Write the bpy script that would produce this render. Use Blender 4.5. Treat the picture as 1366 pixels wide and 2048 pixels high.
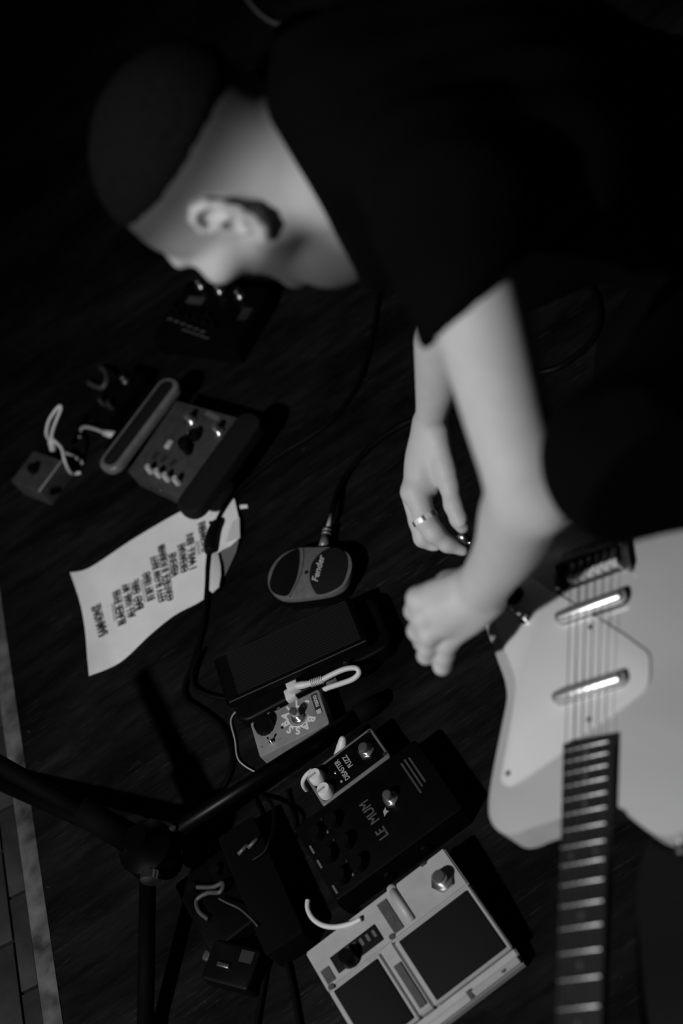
import bpy, bmesh, math
import numpy as np
from mathutils import Vector, Matrix

# ------------------------------------------------------------------ scene, camera, light
for o in list(bpy.data.objects): bpy.data.objects.remove(o)
SC = bpy.context.scene
COL = SC.collection
V3 = lambda *a: np.array(a, float)

IW, IH = 1366, 2048
FPX = 2844.0                                  # 50 mm lens on a 36 mm tall frame
TILT, ROLL, DIST = math.radians(43), math.radians(35), 2.3
CAM = V3(0, 0, DIST * math.cos(TILT))         # a standing photographer, eye height 1.68 m
FW = V3(0, math.sin(TILT), -math.cos(TILT))
_r0, _u0 = V3(1, 0, 0), V3(0, math.cos(TILT), math.sin(TILT))
RT = math.cos(ROLL) * _r0 - math.sin(ROLL) * _u0
UP = math.cos(ROLL) * _u0 + math.sin(ROLL) * _r0

def ray(px, py): return (px - IW / 2) * RT - (py - IH / 2) * UP + FPX * FW
def at(px, py, z=0.0):                        # survey: where the photo's pixel meets height z
    d = ray(px, py); return CAM + d * ((z - CAM[2]) / d[2])
def atd(px, py, dep): return CAM + ray(px, py) * (dep / FPX)

cd = bpy.data.cameras.new('camera'); cam = bpy.data.objects.new('camera', cd); COL.objects.link(cam)
cd.sensor_fit = 'VERTICAL'; cd.sensor_height = 36; cd.sensor_width = 24; cd.lens = FPX / IH * 36
cd.clip_start = 0.05; cd.clip_end = 50
m = Matrix.Identity(4)
for i in range(3):
    m[i][0], m[i][1], m[i][2], m[i][3] = RT[i], UP[i], -FW[i], CAM[i]
cam.matrix_world = m
cd.dof.use_dof = True; cd.dof.focus_distance = 1.98; cd.dof.aperture_fstop = 2.0
SC.camera = cam

w = bpy.data.worlds.new('dark_club'); SC.world = w; w.use_nodes = True
w.node_tree.nodes['Background'].inputs['Color'].default_value = (0.5, 0.5, 0.5, 1)
w.node_tree.nodes['Background'].inputs['Strength'].default_value = 0.010

def spot(name, loc, aim, energy, size, blend, radius):
    l = bpy.data.lights.new(name, 'SPOT'); o = bpy.data.objects.new(name, l); COL.objects.link(o)
    l.energy = energy; l.spot_size = math.radians(size); l.spot_blend = blend; l.shadow_soft_size = radius
    l.color = (1, 1, 1)
    o.location = loc
    d = Vector(aim) - Vector(loc); o.rotation_euler = d.to_track_quat('-Z', 'Y').to_euler()
    return o
spot('stage_spotlight', (-2.1, -0.15, 2.62), (0.06, 1.25, 0.35), 365, 52, 1.0, 0.07)

SC.view_settings.view_transform = 'Standard'; SC.view_settings.look = 'None'
SC.view_settings.gamma = 1.0; SC.view_settings.use_curve_mapping = False
SC.view_settings.exposure = 0.0

# ------------------------------------------------------------------ materials (the picture is black and white)
MATS = {}
def mat(name, v, rough=0.5, metal=0.0, noise=None, bump=None, spec=0.5, coat=0.0):
    """v grey value; noise=(scale, amount, stretch) varies it; bump=(scale, strength)"""
    if name in MATS: return MATS[name]
    M = bpy.data.materials.new(name); M.use_nodes = True; nt = M.node_tree
    b = nt.nodes['Principled BSDF']
    b.inputs['Base Color'].default_value = (v, v, v, 1)
    b.inputs['Roughness'].default_value = rough; b.inputs['Metallic'].default_value = metal
    b.inputs['Specular IOR Level'].default_value = spec
    b.inputs['Coat Weight'].default_value = coat; b.inputs['Coat Roughness'].default_value = 0.15
    tc = nt.nodes.new('ShaderNodeTexCoord')
    if noise:
        sc_, am, st = noise
        mp = nt.nodes.new('ShaderNodeMapping'); mp.inputs['Scale'].default_value = st
        nz = nt.nodes.new('ShaderNodeTexNoise'); nz.inputs['Scale'].default_value = sc_; nz.inputs['Detail'].default_value = 5
        cr = nt.nodes.new('ShaderNodeValToRGB')
        lo, hi = v * (1 - am), v * (1 + am)
        cr.color_ramp.elements[0].position = 0.3; cr.color_ramp.elements[1].position = 0.7
        cr.color_ramp.elements[0].color = (lo, lo, lo, 1); cr.color_ramp.elements[1].color = (hi, hi, hi, 1)
        nt.links.new(tc.outputs['Object'], mp.inputs['Vector']); nt.links.new(mp.outputs['Vector'], nz.inputs['Vector'])
        nt.links.new(nz.outputs['Fac'], cr.inputs['Fac']); nt.links.new(cr.outputs['Color'], b.inputs['Base Color'])
    if bump:
        n2 = nt.nodes.new('ShaderNodeTexNoise'); n2.inputs['Scale'].default_value = bump[0]; n2.inputs['Detail'].default_value = 4
        bp = nt.nodes.new('ShaderNodeBump'); bp.inputs['Strength'].default_value = bump[1]; bp.inputs['Distance'].default_value = 0.002
        nt.links.new(tc.outputs['Object'], n2.inputs['Vector']); nt.links.new(n2.outputs['Fac'], bp.inputs['Height'])
        nt.links.new(bp.outputs['Normal'], b.inputs['Normal'])
    MATS[name] = M
    return M

mat('chrome', 0.75, 0.16, 1.0)
mat('steel', 0.55, 0.3, 1.0)
mat('brushed', 0.35, 0.42, 1.0)
mat('black_plastic', 0.003, 0.4, bump=(400, .1), spec=.14)
mat('black_rubber', 0.0022, 0.8, bump=(300, .2), spec=.05)
mat('black_paint', 0.002, 0.45, noise=(30, .4, (1, 1, 1)), spec=.1)
mat('cable_black', 0.002, 0.5, spec=.12)
mat('white_plastic', 0.55, 0.45)
mat('cream_knob', 0.6, 0.4)
mat('pedal_cream', 0.36, 0.45, noise=(40, .08, (1, 1, 1)))
mat('pedal_grey', 0.20, 0.42, noise=(60, .12, (1, 1, 1)))
mat('pedal_mid', 0.07, 0.4, noise=(60, .15, (1, 1, 1)))
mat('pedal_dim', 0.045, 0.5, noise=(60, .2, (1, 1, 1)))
mat('pad_black', 0.009, 0.75, bump=(500, .15), spec=.1)
mat('print_white', 0.42, 0.5)
mat('print_pale', 0.30, 0.5)
mat('print_dim', 0.10, 0.5)
mat('print_bright', 0.62, 0.5)
mat('print_dark', 0.02, 0.5)
mat('silver_plate', 0.14, 0.45, metal=.2, noise=(120, .15, (1, 1, 1)))
mat('window_dark', 0.006, 0.12)
mat('guitar_body', 0.42, 0.28, noise=(6, .05, (1, 1, 1)), coat=.4)
mat('guitar_side', 0.46, 0.4, noise=(30, .08, (1, 1, 1)))
mat('pickguard', 0.62, 0.3, noise=(8, .04, (1, 1, 1)), coat=.3)
mat('rosewood', 0.012, 0.5, noise=(60, .5, (1, 8, 1)))
mat('neck_wood', 0.02, 0.4, noise=(40, .4, (1, 8, 1)))
mat('fret', 0.60, 0.40, 0.85)
mat('pearl', 0.06, 0.35)
mat('stand_black', 0.0012, 0.38, spec=.12)
mat('stand_matte', 0.0012, 0.75, spec=.05)
mat('fuzz_case', 0.13, 0.4, noise=(60, .15, (1, 1, 1)))
mat('switch_metal', 0.7, 0.22, 0.92)
mat('tube_chrome', 0.85, 0.34, 0.95)
mat('dull_metal', 0.16, 0.4, 0.3)
mat('bright_metal', 0.6, 0.35, 0.4)
mat('ring_bright', 0.85, 0.35, 0.35)
mat('rib_rubber', 0.011, 0.6, spec=.2)
mat('edge_pale', 0.06, 0.45)
mat('string', 0.45, 0.35, 1.0)
mat('bone', 0.55, 0.5)
mat('bridge_metal', 0.16, 0.35, 0.9, noise=(200, .3, (1, 1, 1)))
mat('cloth_black', 0.0022, 0.95, bump=(250, .5), spec=.03)
mat('denim_black', 0.0022, 0.95, bump=(350, .6), spec=.03)
mat('hair', 0.003, 0.8, noise=(200, .6, (1, 1, 1)), bump=(600, 1.0), spec=.1)
mat('paper', 0.82, 0.8, noise=(12, .08, (1, 1, 1)), bump=(40, .25), spec=.2)
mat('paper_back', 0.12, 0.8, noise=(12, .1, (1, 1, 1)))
mat('marker_ink', 0.06, 0.6, noise=(300, .5, (1, 1, 1)))
mat('tape_black', 0.003, 0.7, bump=(200, .4), spec=.1)
mat('tape_white', 0.62, 0.6)
mat('tile', 0.020, 0.6, noise=(30, .4, (1, 1, 1)))

def floor_mat():
    M = bpy.data.materials.new('stage_boards'); M.use_nodes = True; nt = M.node_tree; b = nt.nodes['Principled BSDF']
    tc = nt.nodes.new('ShaderNodeTexCoord')
    def nz(scale, st, detail=6, rough=.6):
        mp = nt.nodes.new('ShaderNodeMapping'); mp.inputs['Scale'].default_value = st
        n = nt.nodes.new('ShaderNodeTexNoise'); n.inputs['Scale'].default_value = scale; n.inputs['Detail'].default_value = detail
        n.inputs['Roughness'].default_value = rough
        nt.links.new(tc.outputs['Object'], mp.inputs['Vector']); nt.links.new(mp.outputs['Vector'], n.inputs['Vector']); return n
    def ramp(n, p0, p1, c0, c1):
        r = nt.nodes.new('ShaderNodeValToRGB'); r.color_ramp.elements[0].position = p0; r.color_ramp.elements[1].position = p1
        r.color_ramp.elements[0].color = (c0, c0, c0, 1); r.color_ramp.elements[1].color = (c1, c1, c1, 1)
        nt.links.new(n.outputs['Fac'], r.inputs['Fac']); return r
    def mx(t, a, c, f=1.0):
        x = nt.nodes.new('ShaderNodeMixRGB'); x.blend_type = t; x.inputs['Fac'].default_value = f
        nt.links.new(a.outputs['Color'], x.inputs[1]); nt.links.new(c.outputs['Color'], x.inputs[2]); return x
    streak = ramp(nz(7, (1.0, 6, 1), 9, .72), .40, .72, .0035, .012)     # scuffs along the boards
    cloud = ramp(nz(3.0, (1, 2.2, 1), 5), .34, .66, .30, 1.5)
    speck = ramp(nz(75, (1, 1, 1), 2, .4), .735, .80, 0.0, .07)          # dried drops and crumbs
    gate = ramp(nz(5, (1, 1, 1), 3), .45, .62, 0.0, 1.0)
    fine = ramp(nz(22, (.7, 11, 1), 7, .75), .56, .73, 0.0, .055)
    g2 = ramp(nz(4.5, (1, 2.5, 1), 4), .44, .66, 0.0, 1.0)
    c = mx('MULTIPLY', streak, cloud); c = mx('ADD', c, mx('MULTIPLY', speck, gate)); c = mx('ADD', c, mx('MULTIPLY', fine, g2))
    nt.links.new(c.outputs['Color'], b.inputs['Base Color'])
    b.inputs['Roughness'].default_value = 0.7; b.inputs['Specular IOR Level'].default_value = 0.06
    bp = nt.nodes.new('ShaderNodeBump'); bp.inputs['Strength'].default_value = .3; bp.inputs['Distance'].default_value = .002
    n = nz(24, (1, 5, 1)); nt.links.new(n.outputs['Fac'], bp.inputs['Height']); nt.links.new(bp.outputs['Normal'], b.inputs['Normal'])
    MATS['floor'] = M
floor_mat()
def strip_mat():
    M = mat('edge_strip', 0.075, .6, noise=(22, .9, (1, 1, 1)))
strip_mat()

def skin_mat():
    M = bpy.data.materials.new('skin'); M.use_nodes = True; nt = M.node_tree; b = nt.nodes['Principled BSDF']
    tc = nt.nodes.new('ShaderNodeTexCoord'); n = nt.nodes.new('ShaderNodeTexNoise'); n.inputs['Scale'].default_value = 45; n.inputs['Detail'].default_value = 5
    r = nt.nodes.new('ShaderNodeValToRGB'); r.color_ramp.elements[0].color = (.40, .40, .40, 1); r.color_ramp.elements[1].color = (.50, .50, .50, 1)
    at_ = nt.nodes.new('ShaderNodeAttribute'); at_.attribute_name = 'stubble_and_jaw'
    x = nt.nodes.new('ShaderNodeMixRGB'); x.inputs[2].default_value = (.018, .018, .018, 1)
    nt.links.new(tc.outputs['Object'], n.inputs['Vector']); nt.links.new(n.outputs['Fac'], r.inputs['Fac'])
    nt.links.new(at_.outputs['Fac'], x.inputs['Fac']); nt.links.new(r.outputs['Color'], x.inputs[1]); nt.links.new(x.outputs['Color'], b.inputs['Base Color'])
    b.inputs['Roughness'].default_value = .55; b.inputs['Specular IOR Level'].default_value = .35
    n2 = nt.nodes.new('ShaderNodeTexNoise'); n2.inputs['Scale'].default_value = 350
    bp = nt.nodes.new('ShaderNodeBump'); bp.inputs['Strength'].default_value = .15; bp.inputs['Distance'].default_value = .001
    nt.links.new(tc.outputs['Object'], n2.inputs['Vector']); nt.links.new(n2.outputs['Fac'], bp.inputs['Height']); nt.links.new(bp.outputs['Normal'], b.inputs['Normal'])
    MATS['skin'] = M
skin_mat()

# ------------------------------------------------------------------ builders
def tag(o, label=None, cat=None, group=None, kind=None):
    if label: o['label'] = label
    if cat: o['category'] = cat
    if group: o['group'] = group
    if kind: o['kind'] = kind
    return o
def thing(name, label, cat, loc=(0, 0, 0), rz=0.0, group=None):
    o = bpy.data.objects.new(name, None); COL.objects.link(o); o.empty_display_size = .02
    o.location = Vector(loc); o.rotation_euler = (0, 0, rz)
    return tag(o, label, cat, group)
def link(name, me, material, parent=None, smooth=None):
    o = bpy.data.objects.new(name, me); COL.objects.link(o)
    ms = material if isinstance(material, (list, tuple)) else [material]
    if not me.materials:
        for q in ms: me.materials.append(MATS[q])
    if parent: o.parent = parent
    if smooth is not None:
        me.polygons.foreach_set('use_smooth', [True] * len(me.polygons))
        if smooth < 180: me.set_sharp_from_angle(angle=math.radians(smooth))
    return o
def bm_obj(name, bm, material, parent=None, smooth=35):
    bmesh.ops.recalc_face_normals(bm, faces=bm.faces)
    me = bpy.data.meshes.new(name); bm.to_mesh(me); bm.free()
    return link(name, me, material, parent, smooth)
def box(name, parent, c, s, material, bev=0.002, rz=0.0, rx=0.0, ry=0.0, taper=None, seg=2):
    bm = bmesh.new(); bmesh.ops.create_cube(bm, size=1)
    for v in bm.verts:
        t = 1.0
        if taper and v.co.z > 0: t = taper
        v.co = Vector((v.co.x * s[0] * t, v.co.y * s[1] * t, v.co.z * s[2]))
    if bev: bmesh.ops.bevel(bm, geom=bm.edges[:], offset=bev, segments=seg, affect='EDGES', profile=.5)
    M = Matrix.Translation(Vector(c)) @ Matrix.Rotation(rz, 4, 'Z') @ Matrix.Rotation(ry, 4, 'Y') @ Matrix.Rotation(rx, 4, 'X')
    bmesh.ops.transform(bm, matrix=M, verts=bm.verts)
    return bm_obj(name, bm, material, parent)
def prism(name, parent, pts, z0, z1, material, bev=0.0015, seg=2, smooth=35):
    bm = bmesh.new()
    vb = [bm.verts.new((p[0], p[1], z0)) for p in pts]; vt = [bm.verts.new((p[0], p[1], z1)) for p in pts]
    n = len(pts); bm.faces.new(vb[::-1]); top = bm.faces.new(vt)
    for i in range(n): bm.faces.new((vb[i], vb[(i + 1) % n], vt[(i + 1) % n], vt[i]))
    bmesh.ops.recalc_face_normals(bm, faces=bm.faces)
    if bev: bmesh.ops.bevel(bm, geom=[e for e in top.edges], offset=bev, segments=seg, affect='EDGES', profile=.5)
    return bm_obj(name, bm, material, parent, smooth)
def lathe(name, parent, prof, loc, material, n=24, axis=None, smooth=40, flutes=0):
    """prof list of (r, z), closed at both ends"""
    bm = bmesh.new(); rings = []
    for r, z in prof:
        rings.append([bm.verts.new((r * (1 + (.05 if flutes and k % 2 else 0)) * math.cos(2 * math.pi * k / n), r * (1 + (.05 if flutes and k % 2 else 0)) * math.sin(2 * math.pi * k / n), z)) for k in range(n)])
    for a, b in zip(rings, rings[1:]):
        for k in range(n): bm.faces.new((a[k], a[(k + 1) % n], b[(k + 1) % n], b[k]))
    bm.faces.new(rings[0][::-1]); bm.faces.new(rings[-1])
    M = Matrix.Translation(Vector(loc))
    if axis is not None: M = M @ Vector(axis).normalized().to_track_quat('Z', 'Y').to_matrix().to_4x4()
    bmesh.ops.transform(bm, matrix=M, verts=bm.verts)
    return bm_obj(name, bm, material, parent, smooth)
def spline(pts, n=8, closed=False):
    P = [np.asarray(p, float) for p in pts]; out = []; N = len(P)
    rng = range(N) if closed else range(N - 1)
    for i in rng:
        if closed: p0, p1, p2, p3 = P[(i - 1) % N], P[i], P[(i + 1) % N], P[(i + 2) % N]
        else: p0, p1, p2, p3 = P[max(i - 1, 0)], P[i], P[i + 1], P[min(i + 2, N - 1)]
        for k in range(n):
            t = k / n
            out.append(.5 * ((2 * p1) + (-p0 + p2) * t + (2 * p0 - 5 * p1 + 4 * p2 - p3) * t * t + (-p0 + 3 * p1 - 3 * p2 + p3) * t ** 3))
    if not closed: out.append(P[-1])
    return out
def tube(name, parent, pts, r, material, n=8, sub=8, smooth=180):
    P = spline(pts, sub) if sub else [np.asarray(p, float) for p in pts]
    R = r if isinstance(r, (list, tuple)) else [r] * len(P)
    if len(R) != len(P): R = list(np.interp(np.linspace(0, 1, len(P)), np.linspace(0, 1, len(R)), R))
    bm = bmesh.new(); rings = []; nrm = None
    for i, p in enumerate(P):
        t = P[min(i + 1, len(P) - 1)] - P[max(i - 1, 0)]; t = t / (np.linalg.norm(t) + 1e-12)
        if nrm is None:
            nrm = np.cross(t, V3(0, 0, 1));
            if np.linalg.norm(nrm) < .1: nrm = np.cross(t, V3(1, 0, 0))
        nrm = nrm - t * (nrm @ t); nrm /= np.linalg.norm(nrm); bn = np.cross(t, nrm)
        rings.append([bm.verts.new(p + R[i] * (math.cos(2 * math.pi * k / n) * nrm + math.sin(2 * math.pi * k / n) * bn)) for k in range(n)])
    for a, b in zip(rings, rings[1:]):
        for k in range(n): bm.faces.new((a[k], a[(k + 1) % n], b[(k + 1) % n], b[k]))
    bm.faces.new(rings[0][::-1]); bm.faces.new(rings[-1])
    return bm_obj(name, bm, material, parent, smooth)
def text(name, parent, s, size, loc, material, rz=0.0, shear=0.0, ext=0.00012, bold=0.0, sx=1.0, align='CENTER'):
    cu = bpy.data.curves.new(name + '_curve', 'FONT'); cu.body = s; cu.size = size; cu.extrude = ext; cu.shear = shear; cu.offset = bold
    cu.align_x = align; cu.align_y = 'CENTER'; cu.resolution_u = 3
    t = bpy.data.objects.new(name + '_t', cu); COL.objects.link(t)
    dg = bpy.context.evaluated_depsgraph_get(); me = bpy.data.meshes.new_from_object(t.evaluated_get(dg))
    bpy.data.objects.remove(t); bpy.data.curves.remove(cu)
    me.name = name; me.materials.clear()
    me.transform(Matrix.Translation(Vector(loc)) @ Matrix.Rotation(rz, 4, 'Z') @ Matrix.Diagonal((sx, 1, 1, 1)))
    return link(name, me, material, parent)
def copy_tree(o, parent=None):
    c = o.copy(); COL.objects.link(c); c.parent = parent
    for ch in o.children: copy_tree(ch, c)
    return c
def rrect(w, h, r, n=5):
    pts = []
    for cx, cy, a0 in ((w / 2 - r, h / 2 - r, 0), (-w / 2 + r, h / 2 - r, 90), (-w / 2 + r, -h / 2 + r, 180), (w / 2 - r, -h / 2 + r, 270)):
        for k in range(n + 1):
            a = math.radians(a0 + 90 * k / n); pts.append((cx + r * math.cos(a), cy + r * math.sin(a)))
    return pts
def footswitch(parent, loc, r=.006, h=.016, material='switch_metal'):
    f = lathe('footswitch', parent, [(r * 1.35, 0), (r * 1.35, .003), (r * .8, .003), (r * .8, h * .5), (r, h * .5), (r, h * .85), (r * .8, h * .97), (r * .3, h)], loc, material)
    lathe('hex_nut', f, [(r * 1.7, 0), (r * 1.7, .0025)], loc, 'steel', n=6)
    return f
def knob(parent, loc, r, h, material='black_plastic', pointer='print_white', ang=0.0, flutes=1):
    k = lathe('knob', parent, [(r, 0), (r, h * .25), (r * .88, h * .85), (r * .78, h)], loc, material, n=28, flutes=flutes)
    if pointer:
        c, s = math.cos(ang), math.sin(ang)
        box('pointer', k, (loc[0] + c * r * .42, loc[1] + s * r * .42, loc[2] + h), (r * .75, r * .16, .0006), pointer, bev=0, rz=ang)
    return k

# ------------------------------------------------------------------ the setting
bm = bmesh.new()
e0, e1 = at(0, 1179), at(127, 2048)          # stage edge, running along the strip
ed = (e1 - e0) / np.linalg.norm(e1 - e0); en = V3(ed[1], -ed[0], 0)   # en points off the stage
if en[0] > 0: en = -en
A, B = e0 - ed * 8.0, e1 + ed * 3.0
pts = [A, B, B - en * 9, A - en * 9]
fl = prism('floor', None, [(p[0], p[1]) for p in pts], -0.12, 0.0, 'floor', bev=0); tag(fl, kind='structure')
fl['label'] = 'black painted wooden stage floor with scuffs along its boards'
q = [A, B, B + en * .030, A + en * .030]
tr = prism('trim_1', None, [(p[0], p[1]) for p in q], -0.12, 0.0015, 'edge_strip', bev=.001); tag(tr, kind='structure')
tr['label'] = 'worn pale strip along the stage edge'
lf = bpy.data.objects.new('floor_lower', None); COL.objects.link(lf); tag(lf, kind='structure'); lf['label'] = 'dark tiled floor beside the stage edge'
q = [A + en * .031, B + en * .031, B + en * 1.6, A + en * 1.6]
prism('bed', lf, [(p[0], p[1]) for p in q], -0.12, -0.016, 'black_paint', bev=0)
base = A + en * .033
L = np.linalg.norm(B - A)
me_t = {}
rows = [(0.0, .028), (.031, .12), (.154, .12), (.277, .12)]
for ri, (d0, wd) in enumerate(rows):
    ln = .155; off = (.07 * ri) % ln
    s = 7.2 + off
    while s < L - 2.2:
        c = base + ed * (s + ln / 2) + en * (d0 + wd / 2)
        key = (wd,)
        if key not in me_t:
            o = box('tile', lf, (0, 0, 0), (ln - .005, wd - .0, .012), 'tile', bev=.0015); me_t[key] = o.data
        else:
            o = bpy.data.objects.new('tile', me_t[key]); COL.objects.link(o); o.parent = lf
        o.location = Vector((c[0], c[1], -.010)); o.rotation_euler = (0, 0, math.atan2(ed[1], ed[0]))
        s += ln

# ------------------------------------------------------------------ pedals and boxes on the stage (local: +y away from the player's feet, z up)
def rot_of(px_a, px_b, z):           # heading of local +y from pixel a to pixel b
    a, b = at(*px_a, z), at(*px_b, z); d = b - a
    return math.atan2(d[1], d[0]) - math.pi / 2

# --- small grey bass pedal
def nano():
    q = [at(504.6, 1445, .034), at(643.7, 1376, .034), at(652.5, 1446.6, .034), at(514, 1517, .034)]
    c = sum(q) / 4; ax = (q[0] + q[3] - q[1] - q[2]) / 2
    rz = math.atan2(ax[1], ax[0]) - math.pi / 2
    W, Ln, H = .063, .114, .034
    t = thing('bass_pedal', 'small light grey bass effect pedal with round lettering and a badge', 'effect pedal', (c[0], c[1], 0), rz)
    prism('case', t, rrect(W, Ln, .004), 0.003, H, 'pedal_grey', bev=.0018)
    prism('base_plate', t, rrect(W - .001, Ln - .001, .004), 0, .003, 'black_paint', bev=0)
    footswitch(t, (.002, -.016, H), .0065, .022)
    lathe('washer', t, [(.011, 0), (.011, .0008)], (.002, -.016, H), 'pedal_mid')
    knob(t, (-.017 + .030, .036, H), .0145, .016, 'black_plastic', None)
    tg = lathe('toggle_switch', t, [(.0035, 0), (.0035, .004), (.0015, .004), (.0012, .012), (.002, .0125), (.0015, .015)], (-.017, .033, H), 'chrome')
    lathe('indicator', t, [(.0022, 0), (.0022, .001), (.001, .0018)], (-.002, .012, H), 'black_plastic')
    # ring of letters round the switch
    for i, ch in enumerate('BASSBALLS'):
        a = math.radians(232 - i * 35); r = .0215
        text('lettering', t, ch, .0165, (.002 + r * math.cos(a), -.016 + r * math.sin(a), H + .0003), 'print_bright', rz=a - math.pi / 2, bold=.0007)
    ring = []
    for k in range(25):
        a = math.radians(70 + k * 190 / 24); ring.append((.002 + .0155 * math.cos(a), -.016 + .0155 * math.sin(a), H + .0002))
    tube('ring_print', t, ring, .0009, 'print_bright', n=6, sub=0)
    bd = box('badge', t, (0.0085, -.0475, H + .0004), (.036, .009, .0008), 'print_dark', bev=0)
    text('lettering', bd, 'nano', .0105, (.013, -.0475, H + .0009), 'print_white', bold=.0003)
    box('badge_mark', bd, (-.006, -.0475, H + .0009), (.0075, .0075, .0003), 'print_white', bev=0)
    text('legend', t, 'VOL', .006, (.028, .018, H), 'print_dark'); text('legend', t, 'I', .008, (-.018, .020, H), 'print_dark'); text('legend', t, 'x', .007, (-.016, .050, H), 'print_dark')
    lathe('side_jack', t, [(.0055, 0), (.0055, .003), (.003, .003), (.003, .0035)], (-W / 2, -.006, .017), 'black_plastic', axis=(-1, 0, 0))
    # white moulded plug and the looped white patch lead beside it
    return t, c, rz
nano_t, nano_c, nano_rz = nano()

def to_world(t, p):
    return np.array((Matrix.Translation(t.location) @ t.rotation_euler.to_matrix().to_4x4()) @ Vector(p))

pl = thing('patch_lead', 'white patch lead with moulded angle plugs looping beside the grey bass pedal', 'cable', tuple(at(600, 1372, 0)))
def child_world(pts, root): return [np.asarray(p) - np.array(root.location) for p in pts]
P = lambda l, root: child_world([at(*a) for a in l], root)
c0 = at(592, 1380, .03) - np.array(pl.location)
box('plug', pl, c0 + V3(.000, .004, .004), (.019, .018, .02), 'white_plastic', bev=.003, rz=nano_rz)
box('plug', pl, at(583, 1391, .022) - np.array(pl.location) + V3(0, -.001, 0), (.02, .017, .018), 'white_plastic', bev=.003, rz=nano_rz)
tube('strain_relief', pl, P([(592, 1372, .045), (615, 1368, .045), (640, 1362, .045)], pl), [.0055, .006, .0042, .0042], 'white_plastic')
for k in range(7):
    a, b = at(622 + k * 3.6, 1366.5 - k * 1.2, .045), at(623.5 + k * 3.6, 1366 - k * 1.2, .045)
    tube('relief_rib', pl, [a - np.array(pl.location), b - np.array(pl.location)], .0062, 'white_plastic', sub=0, n=10)
tube('lead', pl, P([(640, 1362, .045), (662, 1350, .047), (690, 1338, .048), (712, 1336, .045), (718, 1346, .04), (706, 1358, .035), (682, 1367, .03), (655, 1376, .024), (640, 1385, .02)], pl), .0042, 'white_plastic', n=10)

# --- fuzz pedal
def fuzz():
    q = [at(612, 1552, .042), at(745, 1450, .042), at(780, 1512, .042), at(640, 1615, .042)]
    c = sum(q) / 4; ax = (q[0] + q[3] - q[1] - q[2]) / 2; rz = math.atan2(ax[1], ax[0]) - math.pi / 2
    W, Ln, H = .060, .116, .042
    t = thing('fuzz_pedal', 'dark narrow fuzz pedal with pale rim and two cream knobs', 'effect pedal', (c[0], c[1], 0), rz)
    prism('case', t, rrect(W, Ln, .005), .002, H, 'fuzz_case', bev=.0035, seg=3)
    prism('face_plate', t, rrect(W - .011, Ln - .010, .003), H - .0002, H + .0007, 'black_paint', bev=.0003)
    prism('base_plate', t, rrect(W - .002, Ln - .002, .005), 0, .002, 'black_paint', bev=0)
    footswitch(t, (0, -.034, H + .0007), .0075, .015)
    for x in (-.0155, .012):
        k = lathe('knob', t, [(.0115, 0), (.0115, .003), (.010, .013), (.0085, .0145)], (x, .043, H + .0007), 'cream_knob', n=28)
        box('pointer', k, (x, .043 + .004, H + .0155), (.003, .012, .0012), 'print_pale', bev=0)
    lathe('indicator', t, [(.0022, 0), (.0022, .001), (.001, .002)], (.002, .0185, H + .0007), 'steel')
    lathe('indicator', t, [(.0018, 0), (.0018, .001)], (-.016, .018, H + .0007), 'print_pale')
    text('lettering', t, 'DISASTER', .0105, (-.001, .0085, H + .0008), 'print_pale', sx=.82, bold=.0003)
    text('lettering', t, 'FUZZ', .0105, (.005, -.0045, H + .0008), 'print_pale', sx=.82, bold=.0003)
    lathe('screw', t, [(.003, 0), (.003, .001)], (-.022, -.052, H), 'steel', n=12); lathe('screw', t, [(.002, 0), (.002, .001)], (.024, -.052, H), 'steel', n=12)
    box('side_jack', t, (-W / 2 - .001, -.004, .022), (.003, .014, .012), 'black_plastic', bev=.001)
    return t
fz = fuzz()
pl2 = thing('patch_plug', 'white angled patch plug in the side of the fuzz pedal', 'plug', tuple(at(683, 1492, 0)))
tube('body', pl2, [at(676, 1512, .022) - np.array(pl2.location), at(683, 1494, .036) - np.array(pl2.location), at(686, 1478, .044) - np.array(pl2.location)], [.0065, .0075, .0055], 'white_plastic', n=12)
tube('tip', pl2, [at(686, 1478, .044) - np.array(pl2.location), at(687, 1474, .047) - np.array(pl2.location)], [.0055, .003], 'white_plastic', n=12, sub=0)
pl3 = tube('patch_lead', None, [at(*p) for p in [(625, 1540, .05), (613, 1550, .045), (606, 1563, .035), (608, 1574, .02), (613, 1580, .008)]], .0033, 'white_plastic')
tag(pl3, 'short white lead curving round the knob end of the fuzz pedal', 'cable')

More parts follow.
